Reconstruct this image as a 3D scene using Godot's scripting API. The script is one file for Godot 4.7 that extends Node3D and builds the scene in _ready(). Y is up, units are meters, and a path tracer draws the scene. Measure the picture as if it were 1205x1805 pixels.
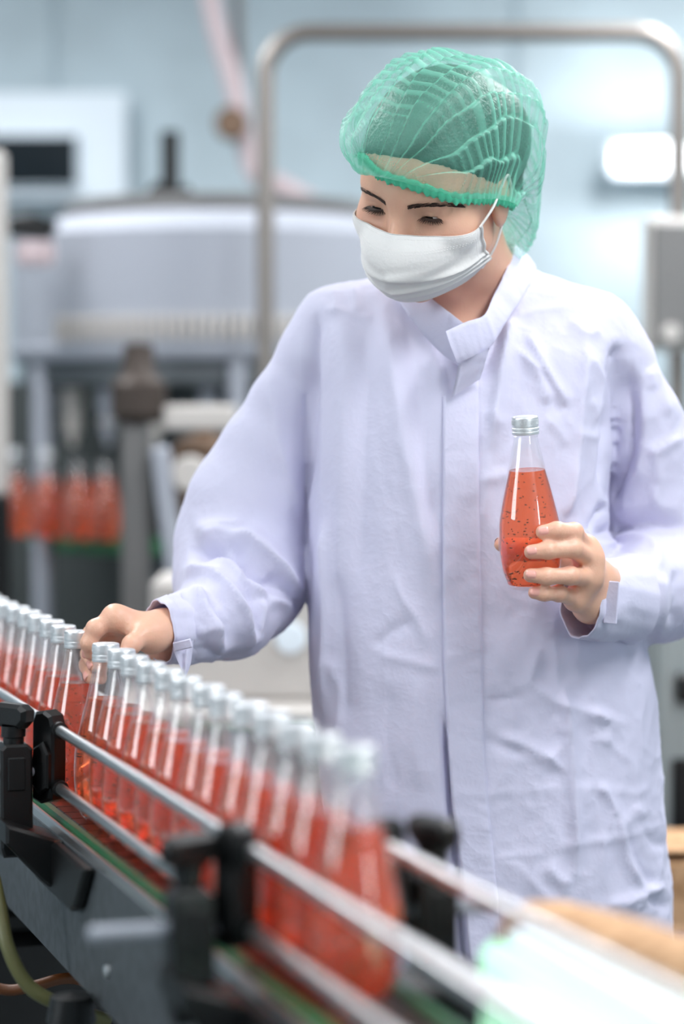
extends Node3D
# A worker in a lavender coat lifts a juice bottle from a bottling line.
# World: metres, y up. The camera stands at (0, 1.35, 0) and looks along -z, 2.37 degrees down.

const FOCAL := 4262.0          # focal length in pixels of the 1205 x 1805 frame
const PITCH := 0.04138         # radians downward
const EYE := Vector3(0, 1.35, 0)
const BELT := 0.929            # height of the belt surface

var used := {}
var M := {}
var rng := RandomNumberGenerator.new()

func _ready():
	# ---- camera
	var cam := Camera3D.new(); cam.name = "camera"
	cam.position = EYE; cam.rotation.x = -PITCH
	var lens := CameraAttributesPhysical.new()
	lens.frustum_focal_length = 12.0 / (902.5 / FOCAL)
	lens.frustum_near = 0.05; lens.frustum_far = 60.0
	lens.frustum_focus_distance = 2.56
	lens.exposure_aperture = 1.3
	cam.attributes = lens
	add_child(cam); cam.current = true
	# ---- surroundings and exposure
	var we := WorldEnvironment.new(); we.name = "world_environment"
	var env := Environment.new()
	env.background_mode = Environment.BG_COLOR
	env.background_color = Color(0.5, 0.55, 0.6)
	env.tonemap_mode = Environment.TONE_MAPPER_LINEAR
	env.tonemap_exposure = 1.0
	env.sdfgi_enabled = true; env.ssao_enabled = true; env.ssil_enabled = true
	we.environment = env; add_child(we)
	# ---- ceiling lights (the fitting and its light, see ceiling_light)
	materials()
	ceiling_light(Vector3(1.0, 2.7, -1.4), Vector2(0.3, 2.3), 2.5, "long ceiling light strip in front of the worker, on her left-hand side")
	ceiling_light(Vector3(1.0, 2.7, -4.3), Vector2(0.3, 2.3), 3.6, "long ceiling light strip behind the worker, above the pipe arch")
	ceiling_light(Vector3(-1.0, 2.7, -1.4), Vector2(0.3, 2.3), 0.6, "long ceiling light strip above the camera side of the conveyor")
	ceiling_light(Vector3(-1.0, 2.7, -4.3), Vector2(0.3, 2.3), 2.2, "long ceiling light strip above the filling machine")
	daylight_window("window_2", Vector3(3.58, 1.75, 2.3), -PI / 2, Vector2(0.8, 1.7), 2.7, "tall bright frosted window in the right wall, behind the camera")
	daylight_window("window_3", Vector3(-3.58, 2.1, -1.1), PI / 2, Vector2(1.4, 1.0), 1.1, "tall bright frosted window in the left wall beside the conveyor")
	room()
	background()
	conveyor()
	bottles()
	worker()

# ------------------------------------------------------------------ places
func at(px: float, py: float, d: float) -> Vector3:          # the point d metres in front of the camera plane z = 0 seen at that pixel
	var x := (px - 602.5) / FOCAL
	var y := (902.5 - py) / FOCAL
	var s := sin(PITCH); var c := cos(PITCH)
	var dir := Vector3(x, y * c - s, -y * s - c)
	return EYE + dir * (d / -dir.z)

func pix(p: Vector3) -> Vector2:                             # and back
	var q := p - EYE
	var s := sin(PITCH); var c := cos(PITCH)
	var y := q.y * c - q.z * s
	var z := q.y * s + q.z * c
	return Vector2(602.5 + FOCAL * q.x / -z, 902.5 - FOCAL * y / -z)

# ------------------------------------------------------------------ nodes
func numbered(called: String) -> String:
	if not used.has(called):
		used[called] = 0
		return called
	used[called] += 1
	return "%s_%03d" % [called, used[called]]

func thing(called: String, label: String, category: String, pos := Vector3.ZERO, group := "") -> Node3D:
	var o := Node3D.new(); o.name = numbered(called); add_child(o)
	o.position = pos
	tag(o, label, category, group)
	return o

func tag(o: Node, label: String, category: String, group := ""):
	o.set_meta("label", label); o.set_meta("category", category)
	if group: o.set_meta("group", group)

func part(called: String, mesh: Mesh, m: Material, parent: Node, t := Transform3D()) -> MeshInstance3D:
	var o := MeshInstance3D.new(); o.name = called
	o.mesh = mesh; o.material_override = m; o.transform = t
	parent.add_child(o, true)
	return o

func struct(called: String, mesh: Mesh, m: Material, label: String, t := Transform3D()) -> MeshInstance3D:
	var o := MeshInstance3D.new(); o.name = called
	o.mesh = mesh; o.material_override = m; o.transform = t
	add_child(o, true)
	o.set_meta("kind", "structure"); o.set_meta("label", label)
	return o

func shift(p: Vector3) -> Transform3D:
	return Transform3D(Basis(), p)

# ------------------------------------------------------------------ meshes
func shape(v: PackedVector3Array, f: PackedInt32Array, col := PackedColorArray(), uv := PackedVector2Array(), flat := false) -> ArrayMesh:
	if flat:
		var v2 := PackedVector3Array(); var f2 := PackedInt32Array(); var c2 := PackedColorArray(); var u2 := PackedVector2Array()
		for i in f.size():
			v2.append(v[f[i]]); f2.append(i)
			if col.size(): c2.append(col[f[i]])
			if uv.size(): u2.append(uv[f[i]])
		return shape(v2, f2, c2, u2)
	var n := PackedVector3Array(); n.resize(v.size())
	for i in range(0, f.size(), 3):
		var k := (v[f[i + 2]] - v[f[i]]).cross(v[f[i + 1]] - v[f[i]])
		n[f[i]] += k; n[f[i + 1]] += k; n[f[i + 2]] += k
	for i in n.size():
		n[i] = n[i].normalized()
	var a := []; a.resize(Mesh.ARRAY_MAX)
	a[Mesh.ARRAY_VERTEX] = v; a[Mesh.ARRAY_NORMAL] = n; a[Mesh.ARRAY_INDEX] = f
	if col.size(): a[Mesh.ARRAY_COLOR] = col
	if uv.size(): a[Mesh.ARRAY_TEX_UV] = uv
	var m := ArrayMesh.new()
	m.add_surface_from_arrays(Mesh.PRIMITIVE_TRIANGLES, a)
	return m

func join(list: Array) -> ArrayMesh:                        # [[mesh, transform], ...] as one mesh
	var st := SurfaceTool.new()
	st.begin(Mesh.PRIMITIVE_TRIANGLES)
	for e in list:
		st.append_from(e[0], 0, e[1])
	return st.commit()

func grid(rows: int, cols: int, f: Callable, wrap := false) -> ArrayMesh:   # f(row, col) -> point; front towards row x col
	var v := PackedVector3Array()
	for r in rows:
		for c in cols:
			v.append(f.call(r, c))
	return shape(v, grid_faces(rows, cols, wrap))

func grid_faces(rows: int, cols: int, wrap := false, start := 0) -> PackedInt32Array:
	var ix := PackedInt32Array()
	for r in rows - 1:
		for c in (cols if wrap else cols - 1):
			var a := start + r * cols + c
			var b := start + r * cols + (c + 1) % cols
			var d := a + cols; var e := b + cols
			ix.append_array([a, b, e, a, e, d])
	return ix

func lathe(profile: PackedVector2Array, seg := 32) -> ArrayMesh:      # (radius, height) from the bottom up along the outside
	var v := PackedVector3Array(); var ix := PackedInt32Array()
	var runs := [PackedVector2Array([profile[0]])]
	for i in range(1, profile.size()):
		runs[-1].append(profile[i])
		if i + 1 < profile.size():
			var a: Vector2 = (profile[i] - profile[i - 1]).normalized(); var b := (profile[i + 1] - profile[i]).normalized()
			if a.dot(b) < 0.75: runs.append(PackedVector2Array([profile[i]]))
	for run in runs:
		var start := v.size()
		for p: Vector2 in run:
			for s in seg:
				var t := TAU * s / seg
				v.append(Vector3(p.x * cos(t), p.y, -p.x * sin(t)))
		for r: int in run.size() - 1:
			for s: int in seg:
				var a: int = start + r * seg + s; var b: int = start + r * seg + (s + 1) % seg
				ix.append_array([a, a + seg, b + seg, a, b + seg, b])
	return shape(v, ix)

func tube(path: PackedVector3Array, radii, seg := 12, caps := true) -> ArrayMesh:
	var v := PackedVector3Array(); var ix := PackedInt32Array()
	var side := Vector3.ZERO
	for i in path.size():
		var d := (path[mini(i + 1, path.size() - 1)] - path[maxi(i - 1, 0)]).normalized()
		if side == Vector3.ZERO:
			side = d.cross(Vector3.UP if absf(d.y) < 0.9 else Vector3.RIGHT).normalized()
		side = (side - d * side.dot(d)).normalized()
		var up := d.cross(side)
		var r: float = radii if radii is float else radii[i]
		for s in seg:
			var t := TAU * s / seg
			v.append(path[i] + (side * cos(t) + up * sin(t)) * r)
	for r in path.size() - 1:
		for s in seg:
			var a := r * seg + s; var b := r * seg + (s + 1) % seg
			ix.append_array([a, a + seg, b + seg, a, b + seg, b])
	if caps:
		for e in 2:
			var base := v.size()
			var row := 0 if e == 0 else (path.size() - 1) * seg
			for s in seg: v.append(v[row + s])
			for s in range(1, seg - 1):
				if e == 0: ix.append_array([base, base + s, base + s + 1])
				else: ix.append_array([base, base + s + 1, base + s])
	return shape(v, ix)

func box(size: Vector3, bevel := 0.004) -> ArrayMesh:                 # a box with chamfered edges, centred
	var h := size / 2.0
	bevel = minf(bevel, minf(h.x, minf(h.y, h.z)) * 0.9)
	var v := PackedVector3Array(); var ix := PackedInt32Array()
	var quad := func(a: Vector3, b: Vector3, c: Vector3, d: Vector3, out: Vector3):
		var k := v.size()
		v.append_array([a, b, c, d])
		if (c - a).cross(b - a).dot(out) > 0: ix.append_array([k, k + 1, k + 2, k, k + 2, k + 3])
		else: ix.append_array([k, k + 2, k + 1, k, k + 3, k + 2])
	for ax in 3:
		var u := (ax + 1) % 3; var w := (ax + 2) % 3
		for s in [-1.0, 1.0]:
			var q := []
			for k in [[-1, -1], [1, -1], [1, 1], [-1, 1]]:
				var p := Vector3.ZERO
				p[ax] = s * h[ax]; p[u] = k[0] * (h[u] - bevel); p[w] = k[1] * (h[w] - bevel)
				q.append(p)
			var o := Vector3.ZERO; o[ax] = s
			quad.call(q[0], q[1], q[2], q[3], o)
			for s2 in [-1.0, 1.0]:                                     # the edge between faces ax and u
				var a := Vector3.ZERO; var b := Vector3.ZERO
				a[ax] = s * h[ax]; a[u] = s2 * (h[u] - bevel)
				b[ax] = s * (h[ax] - bevel); b[u] = s2 * h[u]
				var a1 := a; var a2 := a; var b1 := b; var b2 := b
				a1[w] = -(h[w] - bevel); a2[w] = h[w] - bevel; b1[w] = a1[w]; b2[w] = a2[w]
				var o2 := Vector3.ZERO; o2[ax] = s; o2[u] = s2
				quad.call(a1, a2, b2, b1, o2)
	for x in [-1.0, 1.0]:
		for y in [-1.0, 1.0]:
			for z in [-1.0, 1.0]:
				var k := v.size()
				var c := Vector3(x, y, z)
				v.append_array([c * (h - Vector3(0, bevel, bevel)), c * (h - Vector3(bevel, 0, bevel)), c * (h - Vector3(bevel, bevel, 0))])
				if (v[k + 2] - v[k]).cross(v[k + 1] - v[k]).dot(c) > 0: ix.append_array([k, k + 1, k + 2])
				else: ix.append_array([k, k + 2, k + 1])
	return shape(v, ix)

func prism(poly: PackedVector2Array, depth: float, bevel := 0.002) -> ArrayMesh:   # outline in x, y; from z = -depth/2 to depth/2, edges chamfered
	if Geometry2D.is_polygon_clockwise(poly):
		poly.reverse()
	var inner: PackedVector2Array = poly
	if bevel > 0.0:
		var got := Geometry2D.offset_polygon(poly, -bevel, Geometry2D.JOIN_MITER)
		if got.size() == 1 and got[0].size() == poly.size():
			var best := 0; var least := 1e9
			for k in poly.size():
				var dd: float = got[0][k].distance_to(poly[0])
				if dd < least: least = dd; best = k
			inner = PackedVector2Array()
			for k in poly.size(): inner.append(got[0][(best + k) % poly.size()])
			if Geometry2D.is_polygon_clockwise(inner): inner = poly
	var v := PackedVector3Array(); var ix := PackedInt32Array()
	var tri := Geometry2D.triangulate_polygon(inner)
	var z := depth / 2.0
	for s in [1.0, -1.0]:
		var k := v.size()
		for p in inner: v.append(Vector3(p.x, p.y, s * z))
		for i in range(0, tri.size(), 3):
			var t := [tri[i] + k, tri[i + 1] + k, tri[i + 2] + k]
			if (v[t[2]] - v[t[0]]).cross(v[t[1]] - v[t[0]]).z * s < 0: t = [t[0], t[2], t[1]]
			ix.append_array(t)
	var rings := [[inner, z], [poly, z - bevel], [poly, -z + bevel], [inner, -z]]
	for r in 3:
		for i in poly.size():
			var j := (i + 1) % poly.size()
			var k := v.size()
			var a: Vector2 = rings[r][0][i]; var b: Vector2 = rings[r][0][j]
			var c: Vector2 = rings[r + 1][0][j]; var d: Vector2 = rings[r + 1][0][i]
			v.append_array([Vector3(a.x, a.y, rings[r][1]), Vector3(b.x, b.y, rings[r][1]), Vector3(c.x, c.y, rings[r + 1][1]), Vector3(d.x, d.y, rings[r + 1][1])])
			ix.append_array([k, k + 1, k + 2, k, k + 2, k + 3])
	return shape(v, ix)

func curve(points: Array, steps: int) -> PackedVector3Array:          # Catmull-Rom through the points
	var out := PackedVector3Array()
	for i in points.size() - 1:
		var p0: Vector3 = points[maxi(i - 1, 0)]; var p1: Vector3 = points[i]; var p2: Vector3 = points[i + 1]; var p3: Vector3 = points[mini(i + 2, points.size() - 1)]
		for s in steps:
			out.append(p1.cubic_interpolate(p2, p0, p3, float(s) / steps))
	out.append(points[-1])
	return out

func along(points: Array, t: float) -> Vector3:                       # the same, one point; t in 0..1
	var k := clampf(t, 0.0, 1.0) * (points.size() - 1)
	var i := mini(int(k), points.size() - 2)
	return points[i].cubic_interpolate(points[i + 1], points[maxi(i - 1, 0)], points[mini(i + 2, points.size() - 1)], k - i)

# ------------------------------------------------------------------ distance fields and surface nets
func smin(a: float, b: float, k: float) -> float:
	var h := maxf(k - absf(a - b), 0.0) / k
	return minf(a, b) - h * h * k * 0.25

func bone(p: Vector3, a: Vector3, b: Vector3, ra: float, rb: float) -> float:
	var ab := b - a
	var t := clampf((p - a).dot(ab) / maxf(ab.length_squared(), 1e-9), 0.0, 1.0)
	return p.distance_to(a + ab * t) - lerpf(ra, rb, t)

func egg(p: Vector3, c: Vector3, r: Vector3) -> float:
	var q := (p - c) / r
	var k := q.length()
	return k * (k - 1.0) / maxf((q / r).length(), 1e-6)

func nets(f: Callable, lo: Vector3, hi: Vector3, cell: float, safe := 1.5) -> Array:   # [points, quads]
	var n := Vector3i(((hi - lo) / cell).ceil())
	var bx := 4
	n = Vector3i((n.x + bx) / bx * bx, (n.y + bx) / bx * bx, (n.z + bx) / bx * bx)
	var sx := n.x + 1; var sxy := (n.x + 1) * (n.y + 1)
	var val := PackedFloat32Array(); val.resize(sxy * (n.z + 1)); val.fill(9.0)
	var reach := cell * bx * 0.87 * safe
	var blocks := []
	for bz in n.z / bx:
		for by in n.y / bx:
			for bxx in n.x / bx:
				var c := lo + (Vector3(bxx, by, bz) + Vector3(0.5, 0.5, 0.5)) * bx * cell
				if absf(f.call(c)) < reach:
					blocks.append(Vector3i(bxx, by, bz) * bx)
	for b in blocks:
		for k in bx + 1:
			for j in bx + 1:
				var row: int = b.x + (b.y + j) * sx + (b.z + k) * sxy
				for i in bx + 1:
					if val[row + i] == 9.0:
						val[row + i] = f.call(lo + Vector3(b.x + i, b.y + j, b.z + k) * cell)
	var id := {}
	var pts := PackedVector3Array()
	var corner := [0, 1, sx, sx + 1, sxy, sxy + 1, sxy + sx, sxy + sx + 1]
	var pos := [Vector3(0, 0, 0), Vector3(1, 0, 0), Vector3(0, 1, 0), Vector3(1, 1, 0), Vector3(0, 0, 1), Vector3(1, 0, 1), Vector3(0, 1, 1), Vector3(1, 1, 1)]
	var edges := [[0, 1], [2, 3], [4, 5], [6, 7], [0, 2], [1, 3], [4, 6], [5, 7], [0, 4], [1, 5], [2, 6], [3, 7]]
	for b in blocks:
		for k in bx:
			for j in bx:
				for i in bx:
					var at0: int = b.x + i + (b.y + j) * sx + (b.z + k) * sxy
					var mask := 0
					for c in 8:
						if val[at0 + corner[c]] < 0.0: mask |= 1 << c
					if mask == 0 or mask == 255: continue
					var sum := Vector3.ZERO; var num := 0
					for e in edges:
						var va := val[at0 + corner[e[0]]]; var vb := val[at0 + corner[e[1]]]
						if (va < 0.0) != (vb < 0.0):
							sum += pos[e[0]].lerp(pos[e[1]], va / (va - vb)); num += 1
					id[at0] = pts.size()
					pts.append(lo + (Vector3(b.x + i, b.y + j, b.z + k) + sum / num) * cell)
	var quads := PackedInt32Array()
	var step := [1, sx, sxy]
	for at0 in id:
		for ax in 3:
			var inside := val[at0] < 0.0
			if inside == (val[at0 + step[ax]] < 0.0): continue
			var u: int = step[(ax + 1) % 3]; var w: int = step[(ax + 2) % 3]
			if not (id.has(at0 - u) and id.has(at0 - w) and id.has(at0 - u - w)): continue
			var q := [id[at0 - u - w], id[at0 - w], id[at0], id[at0 - u]]
			if inside: quads.append_array([q[0], q[3], q[2], q[1]])
			else: quads.append_array(q)
	return [pts, quads]

func finer(pts: PackedVector3Array, quads: PackedInt32Array) -> Array:   # each quad becomes four; then one light smoothing
	var out := pts.duplicate()
	var mid := {}
	var q2 := PackedInt32Array()
	var n := pts.size()
	for i in range(0, quads.size(), 4):
		var c := out.size()
		out.append((pts[quads[i]] + pts[quads[i + 1]] + pts[quads[i + 2]] + pts[quads[i + 3]]) / 4.0)
		var m := [0, 0, 0, 0]
		for k in 4:
			var a := quads[i + k]; var b := quads[i + (k + 1) % 4]
			var key := mini(a, b) * n + maxi(a, b)
			if not mid.has(key):
				mid[key] = out.size()
				out.append((pts[a] + pts[b]) / 2.0)
			m[k] = mid[key]
		for k in 4:
			q2.append_array([quads[i + k], m[k], c, m[(k + 3) % 4]])
	return [relaxed(out, q2), q2]

func relaxed(pts: PackedVector3Array, quads: PackedInt32Array, share := 0.5) -> PackedVector3Array:
	var sum := PackedVector3Array(); sum.resize(pts.size())
	var num := PackedInt32Array(); num.resize(pts.size())
	for i in range(0, quads.size(), 4):
		for k in 4:
			var a := quads[i + k]
			sum[a] += pts[quads[i + (k + 1) % 4]] + pts[quads[i + (k + 3) % 4]]
			num[a] += 2
	for i in pts.size():
		if num[i]: sum[i] = pts[i].lerp(sum[i] / num[i], share)
		else: sum[i] = pts[i]
	return sum

func tris(quads: PackedInt32Array, start := 0) -> PackedInt32Array:
	var f := PackedInt32Array()
	for i in range(0, quads.size(), 4):
		f.append_array([quads[i] + start, quads[i + 1] + start, quads[i + 2] + start, quads[i] + start, quads[i + 2] + start, quads[i + 3] + start])
	return f

func normals_of(pts: PackedVector3Array, quads: PackedInt32Array) -> PackedVector3Array:
	var n := PackedVector3Array(); n.resize(pts.size())
	for i in range(0, quads.size(), 4):
		var k := (pts[quads[i + 2]] - pts[quads[i]]).cross(pts[quads[i + 1]] - pts[quads[i + 3]])
		for c in 4: n[quads[i + c]] += k
	for i in n.size(): n[i] = n[i].normalized()
	return n

# ------------------------------------------------------------------ materials
func mat(called: String, c: Color, rough: float, metal := 0.0) -> StandardMaterial3D:
	var m := StandardMaterial3D.new(); m.resource_name = called
	m.albedo_color = c; m.roughness = rough; m.metallic = metal
	M[called] = m
	return m

func noise_texture(freq: float, seed_: int, a: Color, b: Color, octaves := 4, kind := FastNoiseLite.TYPE_SIMPLEX_SMOOTH, ridged := false, size := 512) -> NoiseTexture2D:
	var n := FastNoiseLite.new()
	n.noise_type = kind; n.frequency = freq; n.seed = seed_; n.fractal_octaves = octaves
	if ridged: n.fractal_type = FastNoiseLite.FRACTAL_RIDGED
	var t := NoiseTexture2D.new()
	t.width = size; t.height = size; t.seamless = true; t.noise = n
	var g := Gradient.new(); g.set_color(0, a); g.set_color(1, b)
	t.color_ramp = g
	return t

func relief(m: StandardMaterial3D, t: Texture2D, cm: float, scale: float):
	m.heightmap_enabled = true; m.heightmap_texture = t; m.heightmap_scale = cm
	m.uv1_triplanar = true; m.uv1_scale = Vector3.ONE * scale

func grain(m: StandardMaterial3D, t: Texture2D, scale: float):
	m.albedo_texture = t; m.uv1_triplanar = true; m.uv1_scale = Vector3.ONE * scale

func materials():
	var m: StandardMaterial3D
	var mottled := noise_texture(0.01, 3, Color(0.88, 0.88, 0.88), Color(1, 1, 1))
	var smears := noise_texture(0.02, 8, Color(0.8, 0.8, 0.8), Color(1, 1, 1), 5)
	m = mat("wall", Color(0.75, 0.815, 0.845), 0.6); grain(m, mottled, 0.4)
	m = mat("ceiling", Color(0.86, 0.87, 0.88), 0.8); grain(m, mottled, 1.0)
	m = mat("floor", Color(0.42, 0.46, 0.47), 0.4); grain(m, smears, 0.7)
	m = mat("white_frame", Color(0.88, 0.92, 0.95), 0.4)
	m = mat("dark_glass", Color(0.1, 0.13, 0.15), 0.08); m.metallic_specular = 0.5
	m = mat("steel", Color(0.56, 0.535, 0.515), 0.5, 0.9)
	m = mat("brushed_steel", Color(0.66, 0.675, 0.71), 0.8, 0.45)
	m = mat("chrome", Color(0.9, 0.9, 0.9), 0.3, 1.0)
	m = mat("dull_steel", Color(0.42, 0.44, 0.455), 0.5, 0.6); grain(m, smears, 4.0)
	m = mat("black_plastic", Color(0.022, 0.022, 0.024), 0.42); relief(m, noise_texture(0.08, 5, Color.BLACK, Color.WHITE, 3), 0.012, 12.0)
	m = mat("shade_grey", Color(0.26, 0.28, 0.28), 0.5, 0.2)  # grey darkened to imitate the shade under the drum
	m = mat("brown_cast", Color(0.24, 0.2, 0.175), 0.55, 0.2)
	m = mat("dark_metal", Color(0.055, 0.06, 0.065), 0.5, 0.3)
	m = mat("grey_metal", Color(0.46, 0.455, 0.45), 0.5, 0.4)
	m = mat("pale_plastic", Color(0.74, 0.72, 0.7), 0.5)
	m = mat("pink_tube", Color(0.74, 0.67, 0.68), 0.4)
	m = mat("brown_metal", Color(0.42, 0.33, 0.26), 0.55, 0.2)
	m = mat("green_plastic", Color(0.1, 0.42, 0.25), 0.4); grain(m, smears, 8.0)
	m = mat("chain", Color(0.2, 0.15, 0.13), 0.3, 0.4)
	m = mat("blue_plastic", Color(0.03, 0.12, 0.38), 0.45)
	m = mat("kraft", Color(0.86, 0.69, 0.53), 0.85); grain(m, noise_texture(0.015, 21, Color(0.72, 0.68, 0.62), Color(1, 1, 1), 5), 3.0)
	m = mat("hose", Color(0.4, 0.4, 0.24), 0.4)
	m = mat("orange_cable", Color(0.4, 0.22, 0.08), 0.5)
	m = mat("red_plastic", Color(0.7, 0.06, 0.05), 0.4)
	m = mat("lamp_glow", Color(1, 1, 1), 0.5); m.emission_enabled = true; m.emission = Color(0.97, 0.985, 1.0); m.emission_energy_multiplier = 4.0
	m = mat("window_glow", Color(1, 1, 1), 0.5); m.emission_enabled = true; m.emission = Color(0.96, 0.985, 1.0); m.emission_energy_multiplier = 6.0
	m = mat("inspection_glow", Color(0.72, 0.93, 0.82), 0.4); m.emission_enabled = true; m.emission = Color(0.74, 1.0, 0.82); m.emission_energy_multiplier = 0.65
	# bottle
	m = mat("clear_glass", Color(1, 1, 1, 0.03), 0.05); m.transparency = BaseMaterial3D.TRANSPARENCY_ALPHA
	m = mat("juice", Color(1.0, 0.48, 0.27, 0.2), 0.04); m.refraction_enabled = true; m.refraction_scale = 0.033
	m = mat("cap_metal", Color(0.93, 0.935, 0.94), 0.36, 0.7)
	m = mat("seed", Color(0.05, 0.03, 0.04), 0.5)
	# worker
	var crumple := noise_texture(0.012, 14, Color.BLACK, Color.WHITE, 5, FastNoiseLite.TYPE_SIMPLEX_SMOOTH, true, 1024)
	m = mat("coat_cloth", Color(0.845, 0.84, 0.925), 0.75); relief(m, crumple, 0.055, 3.2)
	m.rim_enabled = true; m.rim = 0.25; m.rim_tint = 0.5
	m.backlight_enabled = true; m.backlight = Color(0.42, 0.4, 0.46)
	m = mat("skin", Color(1, 1, 1), 0.42); m.vertex_color_use_as_albedo = true
	m.subsurf_scatter_enabled = true; m.subsurf_scatter_strength = 0.12
	relief(m, noise_texture(0.06, 31, Color.BLACK, Color.WHITE, 3, FastNoiseLite.TYPE_CELLULAR), 0.02, 14.0)
	m = mat("nail", Color(0.93, 0.68, 0.63), 0.2)
	m = mat("eye_white", Color(0.82, 0.78, 0.76), 0.15)
	m = mat("iris", Color(0.05, 0.028, 0.018), 0.1)
	m = mat("hair", Color(0.045, 0.03, 0.025), 0.45); relief(m, noise_texture(0.05, 6, Color.BLACK, Color.WHITE, 2), 0.15, 10.0)
	m = mat("brow_hair", Color(0.2, 0.125, 0.09), 0.6)
	m = mat("mask_cloth", Color(0.93, 0.92, 0.91), 0.85); m.backlight_enabled = true; m.backlight = Color(0.3, 0.28, 0.27)
	relief(m, noise_texture(0.03, 17, Color.BLACK, Color.WHITE, 4), 0.03, 9.0)
	m = mat("cap_cloth", Color(0.55, 0.87, 0.77), 0.5); m.vertex_color_use_as_albedo = true
	m.transparency = BaseMaterial3D.TRANSPARENCY_ALPHA; m.backlight_enabled = true; m.backlight = Color(0.5, 0.5, 0.5)
	m = mat("cap_band", Color(0.36, 0.85, 0.68), 0.6); m.backlight_enabled = true; m.backlight = Color(0.4, 0.4, 0.4)
	m = mat("shirt_cloth", Color(0.86, 0.82, 0.74), 0.8)
	m = mat("pale_cabinet", Color(0.6, 0.63, 0.63), 0.5, 0.2)
	m = mat("trouser_cloth", Color(0.03, 0.035, 0.05), 0.8)
	m = mat("shoe_rubber", Color(0.8, 0.8, 0.8), 0.5)

# ------------------------------------------------------------------ room
func ceiling_light(p: Vector3, size: Vector2, power: float, label: String):
	var t := thing("ceiling_light", label, "ceiling light", p, "ceiling light panels")
	var w := 0.03
	var rim := []
	for s in [-1.0, 1.0]:
		rim.append([box(Vector3(size.x + 2 * w, 0.05, w), 0.004), shift(Vector3(0, -0.025 + 0.05, s * (size.y + w) / 2))])
		rim.append([box(Vector3(w, 0.05, size.y), 0.004), shift(Vector3(s * (size.x + w) / 2, -0.025 + 0.05, 0))])
	part("frame", join(rim), M.white_frame, t)
	part("diffuser", box(Vector3(size.x, 0.02, size.y), 0.002), M.lamp_glow, t, shift(Vector3(0, 0.025, 0)))
	var l := AreaLight3D.new(); l.name = "panel_light"
	l.area_size = size * 0.96
	l.area_normalize_energy = true
	l.light_energy = power * 2.0
	l.light_color = Color(0.985, 0.99, 1.0)
	l.shadow_enabled = true
	l.area_range = 14.0
	l.rotation.x = -PI / 2
	l.position = Vector3(0, 0.008, 0)
	t.add_child(l)

func daylight_window(called: String, p: Vector3, turn: float, size: Vector2, power: float, label: String):
	# a frosted pane lit from outside, in a frame with a cross bar; local +z points into the room
	var t := Transform3D(Basis(Vector3.UP, turn), p)
	var rim := []
	for s in [-1.0, 1.0]:
		rim.append([box(Vector3(size.x + 0.16, 0.08, 0.06), 0.006), shift(Vector3(0, s * (size.y / 2 + 0.04), 0))])
		rim.append([box(Vector3(0.08, size.y, 0.06), 0.006), shift(Vector3(s * (size.x / 2 + 0.04), 0, 0))])
	var o := struct(called, join(rim), M.white_frame, label, t)
	part("window_pane", box(Vector3(size.x, size.y, 0.012), 0.002), M.window_glow, o, shift(Vector3(0, 0, -0.006)))
	part("window_bar", box(Vector3(size.x, 0.03, 0.03), 0.004), M.white_frame, o, shift(Vector3(0, size.y * 0.12, 0.0)))
	var l := AreaLight3D.new(); l.name = "window_light"
	l.area_size = size * 0.97; l.area_normalize_energy = true; l.light_energy = power * 2.0
	l.light_color = Color(0.97, 0.985, 1.0); l.shadow_enabled = true; l.area_range = 14.0
	l.rotation.y = PI
	l.position = Vector3(0, 0, 0.018)
	o.add_child(l)

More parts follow.
